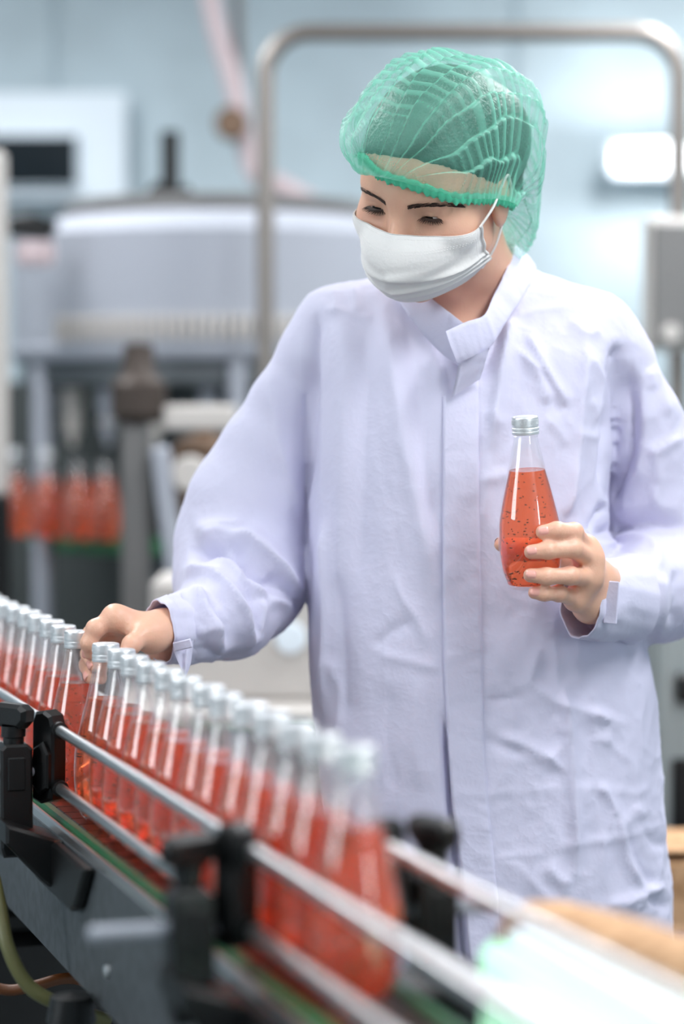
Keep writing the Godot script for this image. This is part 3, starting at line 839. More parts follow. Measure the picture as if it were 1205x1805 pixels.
	var tank := thing("shade_tank", "added dark tank standing in for the shade under the conveyor", "tank", Vector3(tk.x, 0, tk.z))  # added dark block, tall enough to blacken the shaded space below the belt
	part("tank_body", box(Vector3(0.66, 0.745, 0.3), 0.02), M.dark_metal, tank, Transform3D(B, Vector3(0, 0.3725, 0)))
	part("tank_lid", box(Vector3(0.68, 0.025, 0.32), 0.006), M.dark_metal, tank, Transform3D(B, Vector3(0, 0.757, 0)))

func bracket(a: float, s: float, label: String, drop: float, turned: float, reach: float):
	# s = 1: near side, -1: far side. Local frame: x along the belt, y up, z outwards
	var Z := OUT * s
	var Y := Vector3.UP
	var X := Y.cross(Z)
	var o := thing("rail_bracket", label, "bracket", belt(a, s * 0.0547, -0.125), "rail brackets")
	o.basis = Basis(X, Y, Z)
	var f := 1.0 if ALONG.dot(X) > 0.0 else -1.0          # which way the near end lies
	var turn := Transform3D(Basis(Vector3(0, 0, 1), Vector3(0, 1, 0), Vector3(-1, 0, 0)), Vector3.ZERO)      # outline x -> z
	var top := 0.212 - drop
	part("post", prism(PackedVector2Array([Vector2(0.022, 0.09), Vector2(0.052, 0.09), Vector2(0.055, 0.1), Vector2(0.055, top - 0.005), Vector2(0.05, top), Vector2(0.027, top), Vector2(0.022, top - 0.005)]), 0.032, 0.0025), M.black_plastic, o, turn)
	# foot: a tapering block under the post and a plate along the side panel with a cut corner
	part("foot", prism(PackedVector2Array([Vector2(0.0, 0.066), Vector2(0.014, 0.066), Vector2(0.022, 0.073), Vector2(0.058, 0.112), Vector2(0.058, 0.132), Vector2(0.0, 0.112)]), 0.08, 0.003), M.black_plastic, o, shift(Vector3(0.02 * f, 0, 0)) * turn)
	part("foot_plate", prism(PackedVector2Array([Vector2(-0.03 * f, 0.058), Vector2(0.145 * f, 0.058), Vector2(0.165 * f, 0.065), Vector2(0.215 * f, 0.112), Vector2(-0.03 * f, 0.112)]), 0.012, 0.003), M.black_plastic, o, shift(Vector3(0, 0, 0.006)))
	part("slot_frame", box(Vector3(0.003, 0.034, 0.018), 0.001), M.dark_metal, o, shift(Vector3(0.0165 * f, top - 0.03, 0.039)))
	part("pin", pole(Vector3(0, top - 0.03, -0.012), Vector3(0, top - 0.03, reach), 0.0062, 18), M.brushed_steel, o)
	# knob: neck, collar and wing
	var k := part("knob", prism(PackedVector2Array([Vector2(-0.024, 0.021), Vector2(-0.016, 0.016), Vector2(0.016, 0.016), Vector2(0.026, 0.024), Vector2(0.027, 0.036), Vector2(0.018, 0.041), Vector2(-0.018, 0.041), Vector2(-0.025, 0.036)]), 0.018, 0.004), M.black_plastic, o, Transform3D(Basis(Vector3.UP, turned), Vector3(0, top, 0.039)))
	part("neck", lathe(PackedVector2Array([Vector2(0.0105, -0.001), Vector2(0.0105, 0.006), Vector2(0.0125, 0.007), Vector2(0.0125, 0.018)]), 20), M.black_plastic, k)
	# clamp head that holds both rails
	var head := PackedVector2Array([Vector2(-0.016, 0.146), Vector2(-0.004, 0.142), Vector2(0.012, 0.147), Vector2(0.015, 0.165), Vector2(0.016, 0.222), Vector2(0.012, 0.234), Vector2(0.002, 0.239), Vector2(-0.010, 0.237), Vector2(-0.015, 0.226)])
	var cl := part("clamp_head", prism(head, 0.022, 0.003), M.black_plastic, o, Transform3D(Basis(Vector3.UP, 0.6 * f), Vector3(0.0, 0, 0.002)))
	part("clamp_jaw", prism(PackedVector2Array([Vector2(-0.012, 0.165), Vector2(0.0, 0.152), Vector2(0.013, 0.16), Vector2(0.014, 0.195), Vector2(0.006, 0.208), Vector2(-0.008, 0.2)]), 0.008, 0.002), M.black_plastic, cl, shift(Vector3(0, 0, 0.013)))
	for hh in [0.16, 0.22]:
		part("ferrule", tube(PackedVector3Array([Vector3(-0.026, hh, -0.0047), Vector3(0.026, hh, -0.0047)]), 0.0085, 16), M.black_plastic, o)

# ------------------------------------------------------------------ worker
var H := Transform3D()                 # the head: origin between the ears at eye level, +z the face, +y the crown, +x her left
var tor := {}                          # the coat's trunk, tabled by height
var folds := {}

func worker():
	var foot := at(800, 900, 2.80)
	var p := thing("person", "woman in lavender coat, white mask and green hair cap, holding one bottle, touching another", "person", Vector3(foot.x, 0, foot.z))
	var back := shift(-p.position)
	H.basis = Basis(Vector3.BACK, -0.22) * Basis(Vector3.UP, -0.44) * Basis(Vector3.RIGHT, 0.56)
	H.origin = at(711, 373, 2.60) - H.basis * Vector3(0, 0, 0.078)
	trunk_table()
	fold_table()
	body(p, back)
	face(p, back)
	face_mask(p, back)
	hair_and_cap(p, back)
	coat(p, back)
	legs(p, back)

# --- skin: head, neck, arms and hands, one mesh
func head_field(p: Vector3) -> float:
	var d := egg(p, Vector3(0, 0.035, -0.012), Vector3(0.074, 0.083, 0.099))
	var q := Vector3(absf(p.x), p.y, p.z)
	d = smin(d, egg(p, Vector3(0, 0.008, 0.022), Vector3(0.065, 0.072, 0.071)), 0.02)
	d = smin(d, egg(p, Vector3(0, -0.048, 0.03), Vector3(0.053, 0.06, 0.055)), 0.03)
	d = smin(d, bone(q, Vector3(0.047, -0.058, 0.0), Vector3(0.012, -0.092, 0.068), 0.016, 0.015), 0.03)
	d = smin(d, bone(q, Vector3(0.0, 0.017, 0.0815), Vector3(0.045, 0.021, 0.062), 0.011, 0.010), 0.014)
	d = smin(d, q.distance_to(Vector3(0.044, -0.026, 0.054)) - 0.022, 0.025)
	d = -smin(-d, q.distance_to(Vector3(0.032, -0.004, 0.0965)) - 0.0175, 0.014)
	d = smin(d, bone(p, Vector3(0, 0.008, 0.083), Vector3(0, -0.04, 0.106), 0.0075, 0.0105), 0.012)
	d = smin(d, q.distance_to(Vector3(0.012, -0.045, 0.094)) - 0.008, 0.01)
	# eyelids round the lowered eyes
	var e := q - Vector3(0.031, -0.001, 0.0675)
	var ball := e.length()
	if ball < 0.03:
		var side := atan2(e.x, e.z)
		var up := atan2(e.y, Vector2(e.x, e.z).length())
		var lid := ball - 0.0136
		var open := maxf(up + 0.02, -0.02 - 0.30 * (1.0 - pow(side / 0.95, 2.0)) - up) * 0.0136
		lid = maxf(lid, -open)
		lid = maxf(lid, 0.0112 - ball)
		d = smin(d, lid, 0.003) if open > 0.0 else d
		d = maxf(d, -maxf(ball - 0.0128, open))
	d -= 0.0011 * exp(-pow((q.distance_to(Vector3(0.031, -0.001, 0.0675)) - 0.0175) / 0.0022, 2.0)) * smoothstep(0.004, 0.009, q.y) if q.z > 0.06 and q.y > 0.0 and q.x < 0.055 else 0.0
	# ears
	d = smin(d, egg(q, Vector3(0.073, -0.012, -0.012), Vector3(0.007, 0.03, 0.017)), 0.008)
	# neck
	d = smin(d, bone(p, Vector3(0, -0.045, -0.03), neck_low, 0.051, 0.052), 0.03)
	d = smin(d, bone(p, neck_low, neck_lower, 0.052, 0.078), 0.03)
	return d

var neck_low := Vector3.ZERO
var neck_lower := Vector3.ZERO

func finger_field(p: Vector3, h: Dictionary) -> float:
	var d := 1.0
	for b in h.palm:
		d = smin(d, bone(p, b[0], b[1], b[2], b[3]), 0.014)
	for f in h.fingers:
		if p.distance_to(f[2]) - f[3] > maxf(d, 0.0) + 0.006: continue
		var e := 1.0
		var pts: Array = f[0]; var rad: Array = f[1]
		for k in pts.size() - 1:
			e = smin(e, bone(p, pts[k], pts[k + 1], rad[k], rad[k + 1]), 0.003)
			if k > 0: e = smin(e, p.distance_to(pts[k]) - rad[k] * 1.03, 0.004)
		d = smin(d, e, 0.0045)
	return d

func hand_shape(wrist: Array, mcp: Array, chains: Array, thumb: Array, fore: Vector3, fr := 0.026) -> Dictionary:
	var h := {"palm": [], "fingers": []}
	var rr := [[0.0104, 0.0095, 0.0086, 0.0077], [0.0106, 0.0097, 0.0088, 0.0079], [0.0104, 0.0093, 0.0085, 0.0076], [0.0094, 0.0083, 0.0075, 0.0068]]
	for k in 4:
		var w: Vector3 = wrist[0].lerp(wrist[1], k / 3.0)
		h.palm.append([w, mcp[k], 0.0145, 0.0112])
		h.fingers.append([[mcp[k]] + chains[k], rr[k]])
	h.palm.append([mcp[0], mcp[1], 0.0105, 0.0105]); h.palm.append([mcp[1], mcp[2], 0.0105, 0.0105]); h.palm.append([mcp[2], mcp[3], 0.0105, 0.0095])
	h.palm.append([wrist[0], thumb[0], 0.0165, 0.0165]); h.palm.append([thumb[0], mcp[0], 0.012, 0.009])
	h.palm.append([thumb[0], thumb[1], 0.016, 0.0125])
	h.fingers.append([thumb.slice(1), [0.0115, 0.0098, 0.0078]])
	var wm: Vector3 = (wrist[0] + wrist[1]) / 2
	h.palm.append([wrist[0], fore, 0.019, fr]); h.palm.append([wrist[1], fore, 0.018, fr])
	for f in h.fingers:
		var mid := Vector3.ZERO; var r := 0.0
		for q in f[0]: mid += q / f[0].size()
		for k in f[0].size(): r = maxf(r, mid.distance_to(f[0][k]) + f[1][k] * 1.04)
		f.append(mid); f.append(r)
	return h

var holding := {}
var reaching := {}

func body(p: Node3D, back: Transform3D):
	neck_low = H.affine_inverse() * at(838, 520, 2.80)
	neck_lower = H.affine_inverse() * at(818, 606, 2.80)
	var v := PackedVector3Array(); var f := PackedInt32Array(); var col := PackedColorArray()
	var skin := Color(0.80, 0.465, 0.325)              # linear, as vertex colours are
	var pink := Color(0.74, 0.36, 0.27)
	var dark := Color(0.30, 0.15, 0.10)
	# head and neck
	var got := nets(head_field, Vector3(-0.10, -0.24, -0.18), Vector3(0.14, 0.13, 0.13), 0.0028, 1.2)
	var pts := relaxed(got[0], got[1], 0.35)
	var nz := FastNoiseLite.new(); nz.frequency = 40.0; nz.seed = 4
	for q in pts:
		var c := skin
		var e := Vector3(absf(q.x), q.y, q.z)
		c = c.lerp(pink, 0.30 * clampf(nz.get_noise_3dv(q) + 0.3, 0.0, 1.0))
		c = c.lerp(pink, 0.45 * exp(-pow(e.distance_to(Vector3(0.046, -0.03, 0.07)) / 0.02, 2.0)))          # cheeks
		c = c.lerp(dark, 0.55 * exp(-pow((e - Vector3(0.031, -0.0015, 0.080)).length() / 0.0065, 2.0)))      # lash line
		v.append(H * q); col.append(c)
	f.append_array(tris(got[1]))
	# the hand that holds the bottle (her left)
	holding = hand_shape([at(1050, 1022, 2.612), at(1040, 1068, 2.606)],
		[at(1030, 966, 2.566), at(1039, 986, 2.562), at(1037, 1018, 2.562), at(1014, 1056, 2.566)],
		[[at(1011, 938, 2.528), at(981, 935, 2.516), at(956, 938, 2.516)],
		[at(1010, 967, 2.523), at(966, 970, 2.512), at(936, 973, 2.513)],
		[at(1005, 1015, 2.523), at(963, 1016, 2.513), at(934, 1014, 2.514)],
		[at(985, 1046, 2.532), at(959, 1046, 2.522), at(941, 1045, 2.522)]],
		[at(1030, 1000, 2.628), at(985, 972, 2.630), at(925, 962, 2.606), at(883, 960, 2.592)],
		at(1120, 1052, 2.70))
	# the hand that reaches over the row (her right)
	reaching = hand_shape([at(292, 1108, 2.630), at(290, 1140, 2.655)],
		[at(203, 1089, 2.600), at(207, 1092, 2.625), at(216, 1100, 2.645), at(228, 1112, 2.66)],
		[[at(168, 1108, 2.592), at(157, 1133, 2.592), at(158, 1151, 2.598)],
		[at(162, 1118, 2.632), at(157, 1152, 2.622), at(167, 1174, 2.606)],
		[at(166, 1138, 2.652), at(154, 1172, 2.636), at(160, 1194, 2.616)],
		[at(188, 1150, 2.672), at(176, 1177, 2.660), at(178, 1196, 2.646)]],
		[at(268, 1120, 2.606), at(250, 1121, 2.588), at(232, 1136, 2.572), at(222, 1150, 2.566)],
		at(362, 1112, 2.71))
	for h in [holding, reaching]:
		var lo := Vector3.ONE * 99; var hi := -lo
		for b in h.palm:
			for k in 2: lo = lo.min(b[k]); hi = hi.max(b[k])
		for c in h.fingers:
			for q in c[0]: lo = lo.min(q); hi = hi.max(q)
		got = nets(func(q): return finger_field(q, h), lo - Vector3.ONE * 0.035, hi + Vector3.ONE * 0.035, 0.0025, 1.1)
		pts = relaxed(got[0], got[1], 0.4)
		f.append_array(tris(got[1], v.size()))
		for q in pts:
			var c := skin.lerp(pink, 0.25 * clampf(nz.get_noise_3dv(q) + 0.3, 0.0, 1.0))
			for fi in h.fingers:
				c = c.lerp(pink, 0.4 * exp(-pow(q.distance_to(fi[0][-1]) / 0.011, 2.0)) + 0.22 * exp(-pow(q.distance_to(fi[0][1]) / 0.009, 2.0)))
			v.append(q); col.append(c)
	# arms and trunk under the coat
	var under := func(q: Vector3) -> float:
		var d := bone(q, at(800, 640, 2.82), at(815, 1180, 2.82), 0.085, 0.09)
		d = smin(d, bone(q, at(620, 610, 2.83), at(1030, 610, 2.83), 0.042, 0.042), 0.05)
		d = smin(d, bone(q, at(838, 560, 2.83), at(815, 650, 2.83), 0.05, 0.07), 0.04)
		d = smin(d, bone(q, at(590, 630, 2.82), at(425, 1010, 2.84), 0.036, 0.032), 0.03)
		d = smin(d, bone(q, at(425, 1010, 2.84), at(350, 1110, 2.70), 0.032, 0.027), 0.02)
		d = smin(d, bone(q, at(1090, 640, 2.82), at(1165, 1010, 2.86), 0.036, 0.032), 0.03)
		return smin(d, bone(q, at(1165, 1010, 2.86), at(1110, 1050, 2.69), 0.032, 0.027), 0.02)
	got = nets(under, at(300, 1300, 2.8) - Vector3(0, 0, 0.2), at(1300, 480, 2.8) + Vector3(0, 0, 0.25), 0.012, 1.15)
	f.append_array(tris(got[1], v.size()))
	for q in got[0]: v.append(q); col.append(skin)
	part("body", shape(v, f, col), M.skin, p, back)
	# nails
	var plate := grid(9, 9, func(r: int, c: int) -> Vector3:
		var a := (c - 4) / 4.0; var b := (r - 4) / 4.0
		var w := 0.0047 * (1.0 - 0.12 * b * b * b * b)
		var x := a * w
		return Vector3(x, b * 0.0058 * (1.0 - 0.16 * a * a), 0.0011 - 85.0 * x * x - 12.0 * pow(b * 0.0058, 2.0) - (0.0012 if maxf(absf(a), absf(b)) > 0.99 else 0.0)))
	for k in 4:
		nail(p, back, plate, holding.fingers[k], Vector3(-0.15, 0.25, 1.0), 0.0081 if k < 3 else 0.0071)
	nail(p, back, plate, reaching.fingers[1], Vector3(-0.8, 0.15, 0.6), 0.0080)
	nail(p, back, plate, reaching.fingers[2], Vector3(-0.8, 0.1, 0.6), 0.0078)
	nail(p, back, plate, reaching.fingers[0], Vector3(-1.0, 0.0, 0.25), 0.0079)
	nail(p, back, plate, holding.fingers[4], Vector3(-0.2, 0.6, -0.7), 0.0078)

func nail(p: Node3D, back: Transform3D, plate: Mesh, finger: Array, dorsal: Vector3, r: float):
	var tip: Vector3 = finger[0][-1]; var before: Vector3 = finger[0][-2]
	var y := (tip - before).normalized()
	var z := (dorsal - y * dorsal.dot(y)).normalized()
	part("fingernail", plate, M.nail, p, back * Transform3D(Basis(y.cross(z), y, z), tip - y * 0.001 + z * (r - 0.0004)))

# --- eyes, brows, lashes
func face(p: Node3D, back: Transform3D):
	var t := back * H
	var ball := SphereMesh.new(); ball.radius = 0.0122; ball.height = 0.0244; ball.radial_segments = 32; ball.rings = 16
	for s in [1.0, -1.0]:
		var c := Vector3(s * 0.031, -0.001, 0.0675)
		var e := part("eyeball", ball, M.eye_white, p, t * shift(c))
		var look := Basis(Vector3.UP, -0.10) * Basis(Vector3.RIGHT, 0.16)
		var disc := grid(8, 24, func(r: int, k: int) -> Vector3:
			var a := r / 7.0 * 0.50
			return Vector3(sin(a) * cos(k * TAU / 24), sin(a) * sin(k * TAU / 24), cos(a)) * 0.01232, true)
		part("iris", disc, M.iris, e, Transform3D(look))
		# brow: short hairs along the ridge
		var line := [Vector3(s * 0.012, 0.0140, 0.0925), Vector3(s * 0.022, 0.0142, 0.0895), Vector3(s * 0.036, 0.0165, 0.0815), Vector3(s * 0.049, 0.0155, 0.068), Vector3(s * 0.057, 0.0105, 0.058)]
		rng.seed = 11
		var hairs := []
		for k in 200:
			var u := rng.randf()
			var w := rng.randf_range(-1.0, 1.0) * 0.0040 * smoothstep(-0.35, 0.3, u) * (1.0 - 0.65 * u)
			var o := onto_head(along(line, u) + Vector3(0, w, 0), 0.0002)
			var d := (along(line, minf(u + 0.05, 1.0)) - along(line, u - 0.05)).normalized()
			d = (d + Vector3(0, lerpf(0.5, -0.2, u) - 0.12 * w / 0.003, 0.0)).normalized()
			var tip := onto_head(o + d * rng.randf_range(0.005, 0.008), 0.0006)
			hairs.append([tube(PackedVector3Array([o, o.lerp(tip, 0.5) + Vector3(0, 0, 0.0002), tip]), PackedFloat32Array([0.00028, 0.00024, 0.00006]), 4, false), Transform3D()])
		part("eyebrow", join(hairs), M.brow_hair, p, t).set_meta("kind", "stuff")
		# lashes
		var lashes := []
		for k in 44:
			var a := lerpf(-0.85, 0.98, k / 43.0)
			var up := -0.03
			var base := c + Vector3(s * sin(a) * cos(up), sin(up), cos(a) * cos(up)) * 0.0134
			var out := Vector3(s * (sin(a) * 1.1 + 0.25), -0.55, 0.9).normalized()
			var l := 0.0095 * (0.75 + 0.35 * sin(k * 1.9)) * (0.8 + 0.3 * (k / 43.0))
			lashes.append([tube(PackedVector3Array([base, base + out * l * 0.5, base + out * l + Vector3(0, 0.10 * l, 0)]), PackedFloat32Array([0.0006, 0.00042, 0.00012]), 5, false), Transform3D()])
			if k % 2 == 0:
				var lo := -0.03 - 0.30 * (1.0 - pow(a / 0.95, 2.0))
				base = c + Vector3(s * sin(a) * cos(lo), sin(lo), cos(a) * cos(lo)) * 0.0137
				lashes.append([tube(PackedVector3Array([base, base + Vector3(s * (sin(a) + 0.1), -0.6, 0.6).normalized() * 0.004]), PackedFloat32Array([0.00022, 0.00008]), 4, false), Transform3D()])
		part("eyelashes", join(lashes), M.brow_hair, p, t).set_meta("kind", "stuff")

func onto_head(q: Vector3, off: float) -> Vector3:            # the point of the skin above q, off metres proud
	for k in 5:
		var d := head_field(q) - off
		var g := Vector3(head_field(q + Vector3(0.001, 0, 0)), head_field(q + Vector3(0, 0.001, 0)), head_field(q + Vector3(0, 0, 0.001))) - Vector3.ONE * (d + off)
		q -= g.normalized() * d
	return q

# --- mask
func face_mask(p: Node3D, back: Transform3D):
	var t := back * H
	var mid := [Vector3(0, -0.012, 0.104), Vector3(0, -0.036, 0.121), Vector3(0, -0.058, 0.125), Vector3(0, -0.08, 0.118), Vector3(0, -0.092, 0.107), Vector3(0, -0.104, 0.089)]
	var rim := [Vector3(0.065, -0.020, 0.036), Vector3(0.069, -0.033, 0.031), Vector3(0.070, -0.047, 0.025), Vector3(0.067, -0.060, 0.018), Vector3(0.064, -0.073, 0.006), Vector3(0.058, -0.088, -0.003)]
	var rows := 61; var cols := 81
	var out_at := func(v: float, u: float) -> Vector3:
		var e := along(rim, v)
		return Vector3(signf(u) * e.x * absf(u) * 0.9, 0.0, 0.05 - 0.045 * absf(u)).normalized()
	var sheet := PackedVector3Array()
	for r in rows:
		for k in cols:
			var v := r / (rows - 1.0); var u := (k - 40) / 40.0
			var c := along(mid, v); var e := along(rim, v)
			var s := signf(u); var a := absf(u)
			var m := Vector3(e.x * 0.93, lerpf(c.y, e.y, 0.55) - 0.001, lerpf(c.z, e.z, 0.14) - 0.001)
			var q := c.lerp(m, a).lerp(m.lerp(e, a), a)
			q = Vector3(q.x * s * (1.0 if s > 0 else 0.91), q.y, q.z)
			var gap := head_field(q)
			if gap < 0.0045: q += out_at.call(v, u) * (0.0045 - gap)
			sheet.append(q)
	for pass_ in 14:
		var old := sheet.duplicate()
		for r in range(rows):
			for k in range(1, cols - 1):
				var up := maxi(r - 1, 0); var dn := mini(r + 1, rows - 1)
				sheet[r * cols + k] = old[r * cols + k] * 0.4 + (old[r * cols + k - 1] + old[r * cols + k + 1]) * 0.15 + (old[up * cols + k] + old[dn * cols + k]) * 0.15
	var surf := func(v: float, u: float) -> Vector3:
		var fr := clampf(v, 0.0, 1.0) * (rows - 1); var fk := clampf(u * 40.0 + 40.0, 0.0, 80.0)
		var r := mini(int(fr), rows - 2); var k := mini(int(fk), cols - 2)
		var q := sheet[r * cols + k].lerp(sheet[r * cols + k + 1], fk - k).lerp(sheet[(r + 1) * cols + k].lerp(sheet[(r + 1) * cols + k + 1], fk - k), fr - r)
		var a := absf(u)
		# pleats that fan out from the lower corners
		var fan := smoothstep(0.05, 0.95, a)
		var w := 0.0
		for n in 3:
			var at_v := lerpf([0.44, 0.62, 0.80][n], [0.62, 0.71, 0.80][n], a)
			var dv := v - at_v
			w += (exp(-pow(dv / (0.010 if dv > 0.0 else 0.07), 2.0))) * (0.0022 + 0.0026 * fan)
		w += 0.0009 * sin(v * 30.0 + a * 5.0 + signf(u)) * (1 - a) * smoothstep(0.25, 0.4, v)
		w += 0.0010 * sin(a * 9.0 + v * 14.0) * fan * smoothstep(0.2, 0.4, v)
		if v < 0.20: w += 0.0004 * sin(v / 0.2 * PI)
		return q + out_at.call(v, u) * w
	var v := PackedVector3Array()
	for side in 2:
		for r in rows:
			for c in cols:
				var q: Vector3 = surf.call(r / (rows - 1.0), (c - 40) / 40.0)
				if side == 1: q -= Vector3(q.x * 0.012, 0, 0.0012)
				v.append(q)
	var ix := PackedInt32Array()
	var front := grid_faces(rows, cols)
	for k in range(0, front.size(), 3):
		ix.append_array([front[k], front[k + 2], front[k + 1]])
	for k in front: ix.append(k + rows * cols)
	var ring := []
	for c in cols: ring.append(c)
	for r in rows: ring.append(r * cols + cols - 1)
	for c in cols: ring.append(rows * cols - 1 - c)
	for r in rows: ring.append((rows - 1 - r) * cols)
	for k in ring.size():
		var a: int = ring[k]; var b: int = ring[(k + 1) % ring.size()]
		if a != b: ix.append_array([a, a + rows * cols, b, b, a + rows * cols, b + rows * cols])
	var m := part("face_mask", shape(v, ix), M.mask_cloth, p, t)
	m.set_meta("label", "white pleated face mask")
	# welded seams: rows of tiny dashes along the top and down the sides
	var dash := box(Vector3(0.0013, 0.0005, 0.0005), 0.0001)
	var list := []
	for row in [0.055, 0.15, 0.175]:
		for k in 64:
			var u := (k - 31.5) / 34.0
			var q: Vector3 = surf.call(row, u); var q2: Vector3 = surf.call(row, u + 0.01)
			var x := (q2 - q).normalized(); var y := (surf.call(row + 0.01, u) - q).normalized() as Vector3
			list.append([dash, Transform3D(Basis(x, -y, x.cross(-y)), q + x.cross(-y) * 0.0001)])
	for s in [1.0, -1.0]:
		for row in [0.90, 0.935]:
			for k in 22:
				var q: Vector3 = surf.call(k / 34.0 + 0.02, s * row); var q2: Vector3 = surf.call(k / 34.0 + 0.03, s * row)
				var x := (q2 - q).normalized()
				var z := Vector3(s, 0, 0.7).normalized()
				list.append([dash, Transform3D(Basis(x, z.cross(x), z), q)])
	part("weld_dots", join(list), M.mask_cloth, m).set_meta("kind", "stuff")
	# nose wire fold and side hems
	for s in [1.0, -1.0]:
		var hem := PackedVector3Array()
		for k in 20: hem.append(surf.call(k / 30.0, s * 0.985) + Vector3(s * 0.0012, 0, 0.0004))
		part("side_hem", tube(hem, 0.0017, 8), M.mask_cloth, m)
		var top: Vector3 = surf.call(0.02, s * 0.96); var low: Vector3 = surf.call(0.98, s * 0.95)
		var ear := Vector3(s * 0.0785, 0.012, -0.004)
		part("ear_loop", tube(curve([top, top.lerp(ear, 0.5) + Vector3(s * 0.003, 0, 0), ear, ear + Vector3(0, 0.004, -0.016), Vector3(s * 0.079, -0.012, -0.026), Vector3(s * 0.074, -0.035, -0.017), low.lerp(Vector3(s * 0.074, -0.04, -0.016), 0.5) + Vector3(s * 0.003, 0, 0), low], 6), 0.0015, 8), M.mask_cloth, m)

